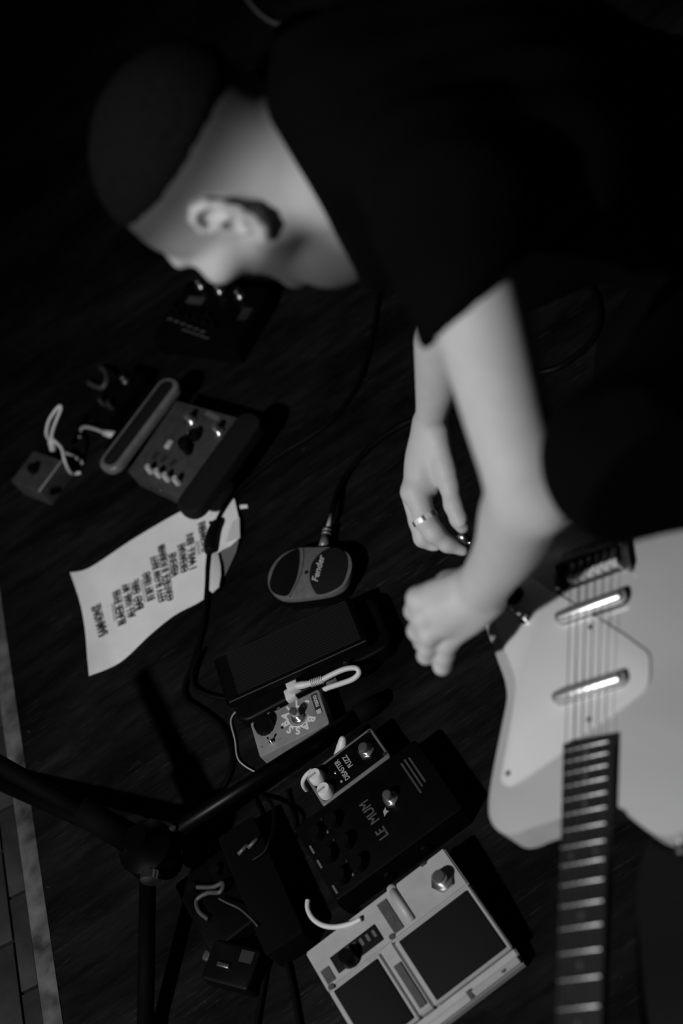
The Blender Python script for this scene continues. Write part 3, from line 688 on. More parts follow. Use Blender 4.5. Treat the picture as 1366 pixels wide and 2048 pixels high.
# --- setlist
def setlist():
    NX, NY = 30, 14
    TL, TR, BR, BL = V3(140, 1145), V3(457, 948), V3(482, 1072), V3(178, 1352)
    # outline in the photo, long edges traced, laid on the floor
    top = spline([V3(140, 1145), V3(180, 1135), V3(260, 1082), V3(330, 1040), V3(400, 1000), V3(457, 950)], 10)
    bot = spline([V3(178, 1352), V3(240, 1325), V3(300, 1270), V3(350, 1230), V3(412, 1194), V3(412, 1150)], 10)
    lf_ = spline([V3(140, 1145), V3(160, 1205), V3(170, 1260), V3(174, 1310), V3(178, 1352)], 10)
    rt_ = spline([V3(457, 950), V3(466, 985), V3(440, 1060), V3(412, 1110), V3(412, 1150)], 10)
    g = lambda c, t: np.array([np.interp(t * (len(c) - 1), range(len(c)), [p[i] for p in c]) for i in (0, 1)])
    def S(u, v):
        c = (1 - v) * g(top, u) + v * g(bot, u) + (1 - u) * g(lf_, v) + u * g(rt_, v)
        c -= (1 - u) * (1 - v) * g(top, 0) + u * (1 - v) * g(top, 1) + (1 - u) * v * g(bot, 0) + u * v * g(bot, 1)
        return c
    zf = lambda u, v: .0012 + .006 * max(0, (1 - u * 6)) * (.4 + .6 * v) * (1 + .5 * math.sin(9 * v)) + .0025 * (1 + math.sin(7 * u + 3 * v)) * v * v + .002 * abs(math.sin(5 * u)) * (1 - v) ** 3
    root = thing('setlist', 'curled white paper setlist with handwritten song titles under a black cable', 'paper', tuple(at(300, 1150, 0)))
    o0 = np.array(root.location)
    bm = bmesh.new(); vs = [[bm.verts.new(at(*S(i / NX, j / NY), zf(i / NX, j / NY)) - o0) for j in range(NY + 1)] for i in range(NX + 1)]
    for i in range(NX):
        for j in range(NY): bm.faces.new((vs[i][j], vs[i][j + 1], vs[i + 1][j + 1], vs[i + 1][j]))
    sh = bm_obj('sheet', bm, 'paper', root, smooth=180)
    # folded, overlapping end of the paper
    def flap(name, px, z, material):
        bm = bmesh.new(); f = bm.faces.new([bm.verts.new(at(x, y, zz) - o0) for (x, y), zz in zip(px, z)])
        bmesh.ops.triangulate(bm, faces=[f]); bmesh.ops.solidify(bm, geom=bm.faces[:], thickness=.0004)
        return bm_obj(name, bm, material, root, None)
    flap('folded_end', [(460, 975), (470, 1002), (478, 1038), (480, 1075), (462, 1092), (444, 1100), (428, 1112), (415, 1085), (432, 1040)], [.004, .005, .007, .008, .008, .008, .007, .006, .005], 'paper')
    flap('fold_crease', [(464, 1044), (479, 1035), (480, 1076), (452, 1086)], [.0095, .0095, .010, .010], 'tape_white')
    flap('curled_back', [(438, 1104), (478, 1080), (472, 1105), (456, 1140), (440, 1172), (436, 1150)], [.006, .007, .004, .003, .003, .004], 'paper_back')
    # writing: each line is drawn on the sheet and follows it
    lines = [('SAMHONZ', (207, 1274), (191, 1212), 15), ('BLACK EYES', (244, 1252), (232, 1183), 11), ('ALL HAIL MY', (263, 1238), (250, 1169), 11), ('BAD GIRL', (279, 1222), (268, 1162), 11),
             ('IN MY HEAD', (302, 1203), (291, 1147), 11), ('CITY SLOW RIOT', (325, 1206), (307, 1114), 11), ('CONTROL IS FOREVER', (341, 1204), (321, 1091), 9),
             ('VISIONS', (350, 1155), (343, 1108), 11), ('OKSANAS', (369, 1147), (361, 1090), 11), ('I WILL SIN', (386, 1140), (378, 1070), 10), ('SHOWERS', (411, 1105), (402, 1046), 10)]
    for s, a, b, hpx in lines:
        A_, B_ = at(*a, .005) - o0, at(*b, .005) - o0; d = B_ - A_; c = (A_ + B_) / 2; Ln = np.linalg.norm(d)
        o = text('handwriting', root, s, hpx * .00122, (0, 0, 0), 'marker_ink', bold=.0006)
        xs = [v.co.x for v in o.data.vertices]; sx = Ln / (max(xs) - min(xs))
        rz = math.atan2(d[1], d[0])
        o.data.transform(Matrix.Translation(Vector((c[0], c[1], .0075))) @ Matrix.Rotation(rz, 4, 'Z') @ Matrix.Diagonal((sx, 1, 1, 1)))
    for a, b in (((229, 1242), (224, 1208)), ((290, 1205), (282, 1160)), ((397, 1110), (392, 1083))):
        tube('underline', root, [at(*a, .0062) - o0, at(*b, .0062) - o0], .0008, 'marker_ink', n=6, sub=0)
    return root
setlist()
def strap_tape():
    t = thing('tape_wrap', 'black tape wrapped round the cable where it crosses the setlist', 'tape', tuple(at(425, 1080, 0)))
    o0 = np.array(t.location)
    tube('wrap', t, [at(*p) - o0 for p in [(436, 1045, .012), (428, 1062, .012), (423, 1085, .012), (422, 1104, .012)]], [.009, .011, .012, .011], 'tape_black', n=10)
    tube('loose_tab', t, [at(*p) - o0 for p in [(430, 1052, .012), (422, 1046, .016), (419, 1046, .018)]], [.006, .004, .002], 'tape_black', n=8)
    return t
strap_tape()
o = prism('tape_label', None, [tuple(at(x, y, .012)[:2]) for x, y in [(423, 1108), (436, 1106), (441, 1130), (442, 1150), (438, 1172), (424, 1185), (418, 1180), (420, 1140)]], .0095, .012, 'tape_white', bev=.0008)
tag(o, 'white tape tag hanging off the cable at the setlist fold', 'tape')
o = prism('paint_flake', None, [tuple(at(x, y, .0)[:2]) for x, y in [(480, 1011), (495, 1010), (496, 1016), (481, 1018)]], .0, .0015, 'paper', bev=0)
tag(o, 'tiny scrap of white paper on the boards near the setlist', 'scrap')

# --- microphone stand
def mic_stand():
    b = at(300, 1700, .10); base_ = V3(b[0], b[1], 0)
    t = thing('microphone_stand', 'black tripod microphone stand with its pole leaning over the stage edge', 'mic stand', tuple(base_))
    hub = V3(0, 0, .105)
    lathe('hub', t, [(.030, 0), (.040, .008), (.040, .040), (.026, .052), (.018, .07)], tuple(hub - V3(0, 0, .03)), 'stand_black', n=20)
    lathe('lower_boss', t, [(.012, 0), (.022, .01), (.022, .05)], (0, 0, .035), 'stand_black', n=18)
    for px, py in ((752, 1407), (290, 2110), (-60, 1540)):
        f = at(px, py, .012) - base_; d = f - hub; d /= np.linalg.norm(d)
        s = hub + d * .03
        lg = tube('leg', t, [s, f], .0115, 'stand_black' if px > 500 else 'stand_matte', n=14, sub=0)
        tube('rubber_foot', lg, [f - d * .035, f + d * .01], [.0135, .0145, .012], 'black_rubber', n=14, sub=2)
    top = atd(-70, 1490, 1.93) - base_
    tube('pole', t, [hub, top], .0125, 'stand_matte', n=18, sub=0)
    d = (top - hub) / np.linalg.norm(top - hub)
    tube('clutch', t, [hub + d * .03, hub + d * .11], [.021, .019], 'black_rubber', n=18, sub=0)
    lathe('clamp_knob', t, [(.006, 0), (.006, .02), (.014, .02), (.014, .032), (.008, .034)], tuple(hub + V3(.0, -.02, .0)), 'steel', axis=(-.5, -1, .1), n=10)
    lathe('bolt', t, [(.006, 0), (.006, .01), (.003, .013)], tuple(hub + V3(.035, .004, .0)), 'steel', axis=(1, -.3, .4), n=12)
    return t
mic_stand()

# ------------------------------------------------------------------ guitar (local: x from 12th fret to bridge, y across, z off the face; metres)
G0 = V3(0.0073, 0.6523, 0.3949); GX = V3(0.5653, 0.8246, -0.0206); GY = V3(0.7945, -0.5376, 0.2823); GN = V3(-0.2217, 0.1759, 0.9591)
# right-handed frame: x, -y (image left), n
def guitar():
    t = bpy.data.objects.new('electric_guitar', None); COL.objects.link(t); t.empty_display_size = .05
    gx = Vector(GX).normalized(); gn = (Vector(GN) - gx * Vector(GN).dot(gx)).normalized(); gy = gn.cross(gx)
    M = Matrix.Identity(4)
    for i in range(3): M[i][0], M[i][1], M[i][2], M[i][3] = gx[i], gy[i], gn[i], G0[i]
    t.matrix_world = M
    tag(t, 'pale electric guitar with white pickguard, chrome tube pickups and black fingerboard', 'guitar')
    mm = lambda l: [(x / 1000, -y / 1000) for x, y in l]
    TOP = -.012
    body = [(291, -146), (268, -136), (246, -127.5), (226, -119), (210, -114), (193, -112), (167, -115.5), (127, -121.5), (96, -125.5), (74, -126.5), (56, -124), (42, -115), (33, -101), (32, -85), (35, -71), (38, -45), (39.5, -33), (39.5, 29),
            (28, 42), (15, 56), (4, 70), (-1, 86), (2, 103), (12, 128), (34, 152), (62, 164), (97, 168), (137, 162), (170, 162), (205, 170), (245, 186), (285, 196), (325, 192), (362, 172), (392, 138), (412, 92), (421, 40), (423, -10), (418, -62), (404, -108), (380, -140), (350, -156), (320, -155)]
    pts = [(p[0], p[1]) for p in spline([V3(a, b) for a, b in mm(body)], 4, True)]
    prism('body_core', t, pts, TOP - .038, TOP - .004, 'guitar_side', bev=0)
    prism('body_top', t, pts, TOP - .004, TOP, 'guitar_body', bev=.0016)
    pgp = [(95.5, -111.2), (90, -106.5), (87, -101), (87.2, -94.7), (91, -84), (114.7, -34.4), (123.3, -18.3), (143.8, 28), (159.5, 58), (163, 62.5), (169, 66), (176, 67.2), (196, 67.2), (202, 65.8), (207, 62.5), (233.5, 36.9), (291.6, -26.8), (321.5, -61.5), (349, -88), (360, -104), (358, -122), (346, -134), (325, -138.5), (304, -135.5), (283.5, -128.4), (249, -113.6), (230, -105), (219.4, -100.9), (208, -99), (197.4, -98.8), (176.8, -100.7), (136.2, -105.7), (110, -109.5)]
    pgo = prism('pickguard', t, mm(pgp)[::-1], TOP, TOP + .0028, 'pickguard', bev=.0008)
    # strings' height plane is z = +0.003 at the fretboard end
    zpg = TOP + .0028
    for (xa, ya), (xb, yb) in (((275, -40), (280, 34.5)), ((174.5, -39), (178.5, 35))):
        a, b = V3(xa / 1000, -ya / 1000, -.0045), V3(xb / 1000, -yb / 1000, -.0045); d = (b - a) / np.linalg.norm(b - a)
        pu = tube('pickup', t, [a - d * .006, a - d * .0045, a, b, b + d * .0045, b + d * .006], [.003, .0062, .0078, .0078, .0062, .003], 'tube_chrome', n=28, sub=0)
        c = (a + b) / 2; ang = math.atan2(d[1], d[0])
        bz = prism('surround', pu, rrect(.092, .0215, .0105, 8), TOP, zpg + .0006, 'print_dark', bev=.0004)
        bz.location = Vector((c[0] + .003, c[1], 0)); bz.rotation_euler = (0, 0, ang)
    # neck, fingerboard
    Z = lambda n: .635 * (1 - 2 ** (-n / 12)) - .3175
    hw = lambda x: (.0215 + (.0285 - .0215) * (x + .3175) / (Z(20) + .3175))
    xe = .112
    xn = -.3175
    fb = prism('fingerboard', t, [(xn, hw(xn)), (xn, -hw(xn)), (xe, -hw(xe) - .001), (xe + .004, hw(xe))], -.006, 0.0, 'rosewood', bev=.0008)
    nk = bmesh.new(); rings = []
    for x in np.linspace(xn, xe - .002, 12):
        wv = hw(x) - .0003; dp = .016 if x < .03 else .030
        rings.append([nk.verts.new((x, wv * math.cos(a), -.006 - (dp if x < .03 else .006) * math.sin(a) ** .7)) for a in np.linspace(0, math.pi, 11)])
    for a, b in zip(rings, rings[1:]):
        for k in range(10): nk.faces.new((a[k], a[k + 1], b[k + 1], b[k]))
        nk.faces.new((a[0], b[0], b[10], a[10]))
    nk.faces.new(rings[0][::-1]); nk.faces.new(rings[-1])
    bm_obj('neck', nk, 'neck_wood', t, 40)
    for n in range(1, 20):
        x = Z(n); h_ = hw(x) - .0018
        tube('fret', t, [(x, h_, .0002), (x, h_ - .001, .0009), (x, -h_ + .001, .0009), (x, -h_, .0002)], .00115, 'fret', n=8, sub=0)
    for n in (3, 5, 7, 9, 15, 17, 19): lathe('inlay_dot', t, [(.0031, 0), (.0031, .0004)], ((Z(n) + Z(n - 1)) / 2, 0, -.0002), 'pearl', n=16)
    for s in (-.0135, .0135): lathe('inlay_dot', t, [(.0031, 0), (.0031, .0004)], ((Z(12) + Z(11)) / 2, s, -.0002), 'pearl', n=16)
    box('nut', t, (xn - .002, 0, .0005), (.004, .043, .007), 'bone', bev=.0006)
    hd = prism('headstock', t, [(xn - .004, .0215), (xn - .03, .026), (xn - .06, .036), (xn - .17, .030), (xn - .185, .012), (xn - .178, -.022), (xn - .06, -.034), (xn - .03, -.025), (xn - .004, -.0215)], -.022, -.007, 'neck_wood', bev=.002)
    for i in range(6):
        s = 1 if i % 2 else -1; x = xn - .065 - (i // 2) * .038
        p = lathe('tuning_post', t, [(.003, 0), (.003, .012)], (x, s * .02, -.007), 'steel', n=12)
        lathe('tuning_key', p, [(.003, 0), (.003, .012), (.008, .014), (.008, .02), (.004, .022)], (x, s * .032, -.016), 'steel', axis=(0, s, 0), n=12)
    # bridge
    br = prism('bridge_plate', t, mm([(312, -50), (318, 44), (352, 40), (370, 10), (366, -44), (340, -58)])[::-1], TOP, TOP + .0025, 'bridge_metal', bev=.0006)
    box('bridge_lug', br, (.332, -.0415, TOP + .007), (.040, .0045, .014), 'bridge_metal', bev=.001, rz=.14)
    box('bridge_lug', br, (.330, .0475, TOP + .006), (.034, .004, .012), 'bridge_metal', bev=.001, rz=.14)
    box('tail_bar', br, (.349, .004, TOP + .006), (.008, .085, .011), 'bridge_metal', bev=.002, rz=.06)
    lathe('screw', br, [(.0035, 0), (.0035, .002)], (.322, -.033, TOP + .0025), 'steel', n=10)
    for i in range(6):
        y = -.026 + .0104 * i; x = .3235 - y * .10
        box('saddle', br, (x, y, -.0055), (.006, .0100, .010 + .0006 * (i % 3)), 'bone', bev=.0006, rz=-.1)
        box('saddle_block', br, (x + .013, y, -.006), (.015, .007, .009), 'bridge_metal', bev=.001, rz=-.1)
        yn = -.0175 + .007 * i
        tube('string', t, [(.350, y * 1.02, -.006), (x + .001, y, .0008), (x - .002, y, .0009), (Z(19), y * .86, .0034), (xn, yn, .0022), (xn - .06 - (i if i < 3 else 5 - i) * .035, -.018 if i < 3 else .018, -.004)], .00033 + .00005 * (i if i < 6 else 0), 'string', n=6, sub=0)
    for x, y in ((254.8, -4.7), (142, -3.3), (100.6, -101.3)): lathe('screw', t, [(.0031, 0), (.0031, .0006), (.0015, .0013)], (x / 1000, -y / 1000, zpg), 'bridge_metal', n=12)
    sw = lathe('selector_switch', t, [(.0075, 0), (.0075, .003), (.004, .003), (.004, .009)], (.2895, .089, zpg), 'chrome', n=14)
    tube('switch_lever', sw, [(.2895, .089, zpg + .008), (.293, .097, zpg + .022)], [.0016, .0026], 'chrome', n=10, sub=0)
    knob(t, (.326, .1075, zpg), .0115, .016, 'black_plastic', None)
    lathe('strap_button', t, [(.006, 0), (.004, .004), (.004, .008), (.007, .010), (.005, .012)], (-.001, -.088, TOP - .02), 'steel', axis=(-1, -.1, 0), n=14)
    return t
gt = guitar()
GM = gt.matrix_world.copy()
def gw(x, y, z): return np.array(GM @ Vector((x, y, z)))
def ribbon(name, pts, sides, wd, th, material):
    P = spline(pts, 8); S_ = spline(sides, 8)
    bm = bmesh.new(); rows = []
    for i, p in enumerate(P):
        tg = P[min(i + 1, len(P) - 1)] - P[max(i - 1, 0)]; tg /= np.linalg.norm(tg); s = S_[i] - tg * (S_[i] @ tg); s /= np.linalg.norm(s); n = np.cross(tg, s)
        rows.append([bm.verts.new(p + s * wd / 2 * a + n * th / 2 * b) for a, b in ((-1, -1), (1, -1), (1, 1), (-1, 1))])
    for a, b in zip(rows, rows[1:]):
        for k in range(4): bm.faces.new((a[k], a[(k + 1) % 4], b[(k + 1) % 4], b[k]))
    bm.faces.new(rows[0][::-1]); bm.faces.new(rows[-1])
    return bm_obj(name, bm, material, None, 40)
sd = V3(*gw(0, -1, 0)) - V3(*gw(0, 0, 0))
o = ribbon('guitar_strap', [gw(-.012, -.080, -.030), gw(-.03, -.070, -.034), gw(-.08, -.062, -.045), gw(-.16, -.060, -.06), gw(-.25, -.058, -.10), gw(-.34, -.06, -.19), gw(-.40, -.07, -.29), gw(-.42, -.09, -.37)], [sd] * 8, .056, .003, 'tape_black')
tag(o, 'black strap hanging loose from the guitar horn', 'strap')

# ------------------------------------------------------------------ the player: one continuous skin surface grown from a distance field
class Field:
    def __init__(s, lo, hi, h):
        s.lo = np.asarray(lo, float); s.h = h
        s.n = np.ceil((np.asarray(hi) - s.lo) / h).astype(int) + 1
        s.f = np.full(s.n, 1.0, np.float32)
        s.ax = [(s.lo[i] + h * np.arange(s.n[i])).astype(np.float32) for i in range(3)]
    def sub(s, lo, hi):
        a = np.maximum(np.floor((np.asarray(lo) - s.lo) / s.h).astype(int), 0); b = np.minimum(np.ceil((np.asarray(hi) - s.lo) / s.h).astype(int) + 1, s.n)
        if np.any(b <= a): return None, None
        sl = tuple(slice(a[i], b[i]) for i in range(3))
        X = s.ax[0][sl[0]][:, None, None]; Y = s.ax[1][sl[1]][None, :, None]; Z = s.ax[2][sl[2]][None, None, :]
        return sl, (X, Y, Z)
    def smin(s, sl, d, k):
        a = s.f[sl]; hh = np.maximum(k - np.abs(a - d), 0) / k
        s.f[sl] = np.minimum(a, d) - hh * hh * k * .25
    def smax(s, sl, d, k):
        a = s.f[sl]; hh = np.maximum(k - np.abs(a - d), 0) / k
        s.f[sl] = np.maximum(a, d) + hh * hh * k * .25
    @staticmethod
    def d_cone(G, a, b, ra, rb):
        X, Y, Z = G; ab = b - a; L = float(ab @ ab) + 1e-12
        t = np.clip(((X - a[0]) * ab[0] + (Y - a[1]) * ab[1] + (Z - a[2]) * ab[2]) / L, 0, 1)
        return np.sqrt((X - a[0] - t * ab[0]) ** 2 + (Y - a[1] - t * ab[1]) ** 2 + (Z - a[2] - t * ab[2]) ** 2) - (ra + (rb - ra) * t)
    @staticmethod
    def d_ell(G, c, A, r):
        X, Y, Z = G; dx, dy, dz = X - c[0], Y - c[1], Z - c[2]
        q = [(dx * A[i][0] + dy * A[i][1] + dz * A[i][2]) for i in range(3)]
        k0 = np.sqrt(sum((q[i] / r[i]) ** 2 for i in range(3))); k1 = np.sqrt(sum((q[i] / r[i] ** 2) ** 2 for i in range(3))) + 1e-9
        return k0 * (k0 - 1) / k1
    def cone(s, a, b, ra, rb, k=.01, cut=False):
        a, b = np.asarray(a, float), np.asarray(b, float); p = max(ra, rb) + k + 4 * s.h
        sl, G = s.sub(np.minimum(a, b) - p, np.maximum(a, b) + p)
        if sl is None: return
        d = s.d_cone(G, a, b, ra, rb)
        s.smax(sl, -d, k) if cut else s.smin(sl, d, k)
    def chain(s, pts, rs, k=.01):
        for i in range(len(pts) - 1): s.cone(pts[i], pts[i + 1], rs[i], rs[i + 1], k)
    def limb(s, pts, rs, k=.004, n=6):
        P = spline(pts, n); R = [q[0] for q in spline([V3(r) for r in rs], n)]
        s.chain(P, R, k)
    def ell(s, c, A, r, k=.01, cut=False):
        c = np.asarray(c, float); p = max(r) + k + 4 * s.h
        sl, G = s.sub(c - p, c + p)
        if sl is None: return
        d = s.d_ell(G, c, A, r)
        s.smax(sl, -d, k) if cut else s.smin(sl, d, k)
    def mesh(s):
        f = s.f; f[0], f[-1] = 1, 1; f[:, 0], f[:, -1] = 1, 1; f[:, :, 0], f[:, :, -1] = 1, 1
        g = f < 0
        cnt = np.zeros(tuple(np.array(f.shape) - 1), np.uint8); nx, ny, nz = cnt.shape
        for i in (0, 1):
            for j in (0, 1):
                for k in (0, 1): cnt += g[i:i + nx, j:j + ny, k:k + nz]
        act = np.flatnonzero((cnt > 0) & (cnt < 8)); del cnt
        I, J, K = np.unravel_index(act, (nx, ny, nz))
        val = {}
        for c in range(8):
            o_ = ((c >> 2) & 1, (c >> 1) & 1, c & 1); val[o_] = f[I + o_[0], J + o_[1], K + o_[2]]
        acc = np.zeros((len(act), 3)); num = np.zeros(len(act))
        cs = list(val)
        for a in cs:
            for d in range(3):
                if a[d]: continue
                b = list(a); b[d] = 1; b = tuple(b)
                m_ = (val[a] < 0) != (val[b] < 0)
                t = np.where(m_, val[a] / np.where(m_, val[a] - val[b], 1), 0)
                p = np.tile(np.array(a, float), (len(act), 1)); p[:, d] = t
                acc += p * m_[:, None]; num += m_
        V = s.lo + s.h * (np.stack([I, J, K], 1) + acc / num[:, None])
        F = []
        st = (ny * nz, nz, 1)
        for d in range(3):
            s0 = [slice(None)] * 3; s1 = [slice(None)] * 3; s0[d] = slice(0, -1); s1[d] = slice(1, None)
            ch = np.argwhere(g[tuple(s0)] != g[tuple(s1)])
            u, v = (d + 1) % 3, (d + 2) % 3
            ch = ch[(ch[:, u] > 0) & (ch[:, v] > 0) & (ch[:, u] < (nx, ny, nz)[u]) & (ch[:, v] < (nx, ny, nz)[v])]
            base_ = ch[:, 0] * st[0] + ch[:, 1] * st[1] + ch[:, 2] * st[2]
            q = np.stack([base_ - st[u] - st[v], base_ - st[v], base_, base_ - st[u]], 1)
            flip = ~g[ch[:, 0], ch[:, 1], ch[:, 2]]
            q[flip] = q[flip][:, ::-1]
            F.append(np.searchsorted(act, q))
        return V, np.concatenate(F)
def np_mesh(name, V, F):
    me = bpy.data.meshes.new(name)
    me.vertices.add(len(V)); me.vertices.foreach_set('co', V.astype(np.float32).ravel())
    me.loops.add(F.size); me.loops.foreach_set('vertex_index', F.astype(np.int32).ravel())
    me.polygons.add(len(F)); me.polygons.foreach_set('loop_start', np.arange(0, F.size, 4, dtype=np.int32)); me.polygons.foreach_set('loop_total', np.full(len(F), 4, np.int32))
    me.update(calc_edges=True); me.validate()
    return me

# frames and joints
HC = atd(463, 350, 1.352)
_a, _p, _q = math.radians(51), math.radians(2), math.radians(17.7)     # turned away, head hanging
_down, _crown = math.cos(_p) * (-UP) - math.sin(_p) * RT, -math.cos(_p) * RT + math.sin(_p) * UP
HF0 = math.cos(_a) * _down + math.sin(_a) * FW
HF = math.cos(_q) * HF0 + math.sin(_q) * _crown; HU = math.cos(_q) * _crown - math.sin(_q) * HF0; HL = -math.cos(_a) * FW + math.sin(_a) * _down
HA = [HL, HF, HU]
hp = lambda l, f_, u: HC + l * HL + f_ * HF + u * HU
SL, SR, NB = atd(896, 380, 1.17), atd(690, 90, 1.48), atd(700, 212, 1.335)
EL, WL = atd(1050, 970, 1.27), atd(966, 1172, 1.47)
ER, WR = atd(905, 600, 1.56), atd(860, 850, 1.76)
PEL = V3(.64, 1.12, .46); CHEST = V3(.36, 1.12, .80)
KL, HPL, AKL = atd(1256, 922, 1.2), V3(.58, 1.02, .46), V3(.50, .88, .12)
KR, HPR, AKR = V3(.255, 1.06, .262), V3(.62, 1.21, .42), V3(.62, 1.24, .08)

FB = Field((-.12, .60, .30), (.78, 1.50, 1.14), .0028)
def build_body(B):
    # --- trunk (under the shirt)
    B.chain([NB, (NB + CHEST) / 2 + V3(0, 0, .0), CHEST, (CHEST + PEL) / 2, PEL], [.06, .085, .10, .095, .11], .04)
    B.cone(SL, SR, .040, .040, .04); B.cone(SL + V3(.1, .07, -.05), SR + V3(.1, -.05, -.06), .055, .06, .04)
    # --- neck, head
    B.chain([hp(0, -.025, -.035), hp(0, -.030, -.085), NB], [.056, .056, .062], .03)
    B.ell(hp(0, -.012, .048), HA, (.0765, .098, .082), .045)
    B.ell(hp(0, .040, -.010), HA, (.060, .058, .088), .03)
    for s in (-1, 1):
        B.cone(hp(s * .054, .004, -.048), hp(s * .016, .082, -.090), .018, .015, .025)
        B.ell(hp(s * .030, .078, .026), HA, (.026, .012, .011), .014)
        B.ell(hp(s * .050, .062, -.012), HA, (.020, .026, .017), .02)
        B.ell(hp(s * .052, .030, .045), HA, (.018, .03, .03), .02)
        B.ell(hp(s * .030, .104, .006), HA, (.015, .013, .010), .010, cut=True)
        B.ell(hp(s * .030, .080, .006), HA, (.0120, .0120, .0120), .004)
        B.cone(hp(s * .012, .100, -.027), hp(s * .005, .108, -.028), .0075, .007, .006)
        # ear: plate, helix, lobe, bowl
        e = lambda y, z, o_=0: hp(s * (.0735 + o_ + .12 * max(0, -y)), -.004 + y, -.004 + z)
        B.ell(e(-.008, .000, -.002), [HL * s * .95 - HF * .3, HF * .95 + HL * s * .3, HU], (.009, .018, .029), .008)
        hx = [(.010, .012), (.012, .024), (.004, .033), (-.008, .035), (-.019, .028), (-.024, .014), (-.024, -.002), (-.019, -.018), (-.010, -.028), (.000, -.032)]
        B.chain([e(y, z, .005) for y, z in hx], [.0035, .0042, .0046, .0048, .0048, .0046, .0044, .0045, .006, .0065], .003)
        B.chain([e(.006, -.001, .004), e(-.004, .010, .006), e(-.013, .006, .006), e(-.013, -.008, .006), e(-.004, -.018, .005)], [.003, .0035, .0038, .0038, .004], .003)
        B.ell(e(-.003, -.003, .009), HA, (.010, .0075, .010), .003, cut=True)
        B.ell(e(-.008, .022, .011), HA, (.007, .008, .0045), .003, cut=True)
        B.ell(e(.009, -.004, .001), HA, (.005, .004, .007), .004)
    B.ell(hp(0, .083, -.092), HA, (.019, .015, .014), .012)
    B.chain([hp(0, .050, -.085), atd(660, 492, 1.385), atd(740, 455, 1.37)], [.032, .036, .045], .02)       # under the chin, throat
    B.chain([hp(0, .092, .022), hp(0, .106, -.006), hp(0, .119, -.023)], [.008, .009, .0115], .010)
    B.cone(hp(0, .116, -.027), hp(0, .100, -.034), .008, .008, .006)
    B.ell(hp(0, .091, -.052), HA, (.022, .009, .0055), .008); B.ell(hp(0, .089, -.063), HA, (.019, .009, .006), .008)
    # --- left arm (near the camera)
    u = (EL - SL); mid = lambda t: SL + u * t
    f_ = WL - EL; B.limb([SL, mid(.3), mid(.5), mid(.75), EL, EL + f_ * .3 + RT * .006, EL + f_ * .6 + RT * .008, EL + f_ * .85 + RT * .003, WL], [.048, .0415, .0395, .037, .0355, .0355, .0310, .0265, .0255])
    B.ell(atd(1098, 1010, 1.265), HA, (.018, .018, .018), .03)
    # left hand: back of hand, metacarpals, curled fingers
    kn = [atd(837, 1197, 1.505), atd(846, 1234, 1.500), atd(858, 1268, 1.505), atd(893, 1286, 1.518)]
    wr = [atd(952, 1160, 1.482), atd(960, 1174, 1.475), atd(968, 1190, 1.475), atd(978, 1205, 1.482)]
    for a, b, r in zip(wr, kn, (.0120, .0118, .0112, .0108)): B.cone(a, b, .0165, r, .009)
    B.ell(atd(905, 1215, 1.498), [RT, UP, FW], (.036, .024, .015), .018)
    for p in kn: B.ell(p - FW * .004, HA, (.0112, .0112, .0112), .006)
    fing = [[kn[0], atd(829, 1222, 1.535), atd(850, 1240, 1.562), atd(872, 1240, 1.56)], [kn[1], atd(834, 1262, 1.528), atd(846, 1285, 1.55), atd(862, 1284, 1.566)],
            [kn[2], atd(855, 1295, 1.520), atd(852, 1311, 1.534), atd(858, 1312, 1.552)], [kn[3], atd(888, 1312, 1.528), atd(884, 1333, 1.540), atd(886, 1336, 1.552)]]
    for c, rr in zip(fing, ([.0125, .011, .010, .009], [.0125, .0105, .0098, .0088], [.0115, .0102, .0095, .0085], [.0112, .0100, .0092, .0082])): B.chain(c, rr, .004)
    B.chain([atd(945, 1158, 1.50), atd(900, 1172, 1.525), atd(868, 1186, 1.545), atd(848, 1200, 1.555)], [.016, .0145, .0115, .010], .012)
    # --- right arm (further away)
    r_ = WR - ER; B.limb([SR, SR + (ER - SR) * .5, ER, ER + r_ * .28, ER + r_ * .62, ER + r_ * .86, WR], [.052, .044, .038, .035, .026, .0195, .0185])
    # right hand: back, index with ring, middle bent behind, thumb closing on the plug
    B.cone(WR, atd(842, 965, 1.765), .0175, .0185, .015); B.cone(atd(868, 862, 1.765), atd(862, 955, 1.775), .0165, .0165, .015)
    B.cone(atd(874, 872, 1.75), atd(893, 942, 1.745), .0155, .0145, .014)
    B.ell(atd(848, 930, 1.770), [UP, RT, FW], (.040, .021, .018), .02)
    B.ell(atd(822, 986, 1.765), HA, (.0135, .0135, .0135), .010)
    B.chain([atd(832, 982, 1.762), atd(851, 1040, 1.757), atd(869, 1066, 1.757), atd(895, 1088, 1.760), atd(926, 1101, 1.762)], [.0165, .0142, .0132, .0105, .0070], .005)
    B.chain([atd(824, 988, 1.782), atd(838, 1042, 1.787), atd(846, 1076, 1.790), atd(872, 1090, 1.792), atd(900, 1094, 1.795)], [.0140, .0130, .0118, .0100, .0085], .004)
    B.chain([atd(840, 975, 1.81), atd(856, 1040, 1.825), atd(866, 1066, 1.828), atd(890, 1074, 1.82)], [.0125, .0115, .0105, .0085], .004)
    B.chain([atd(856, 968, 1.83), atd(868, 1020, 1.845), atd(876, 1045, 1.845)], [.0110, .0100, .0080], .004)
    B.chain([atd(886, 928, 1.748), atd(899, 968, 1.742), atd(908, 1010, 1.738), atd(919, 1038, 1.738), atd(925, 1053, 1.740)], [.0150, .0128, .0118, .0112, .0088], .006)
    B.ell(atd(921, 1042, 1.7275), [UP * .9 - RT * .4, RT * .9 + UP * .4, FW], (.0085, .0065, .0025), .0015)       # thumb nail
build_body(FB)
person = thing('person', 'person in black t-shirt crouching with bare arms over the pedals', 'person', (.52, 1.12, 0))
P0 = np.array(person.location)
V, F = FB.mesh()
del FB
HV = np.stack([(V - HC) @ a for a in HA], 1)
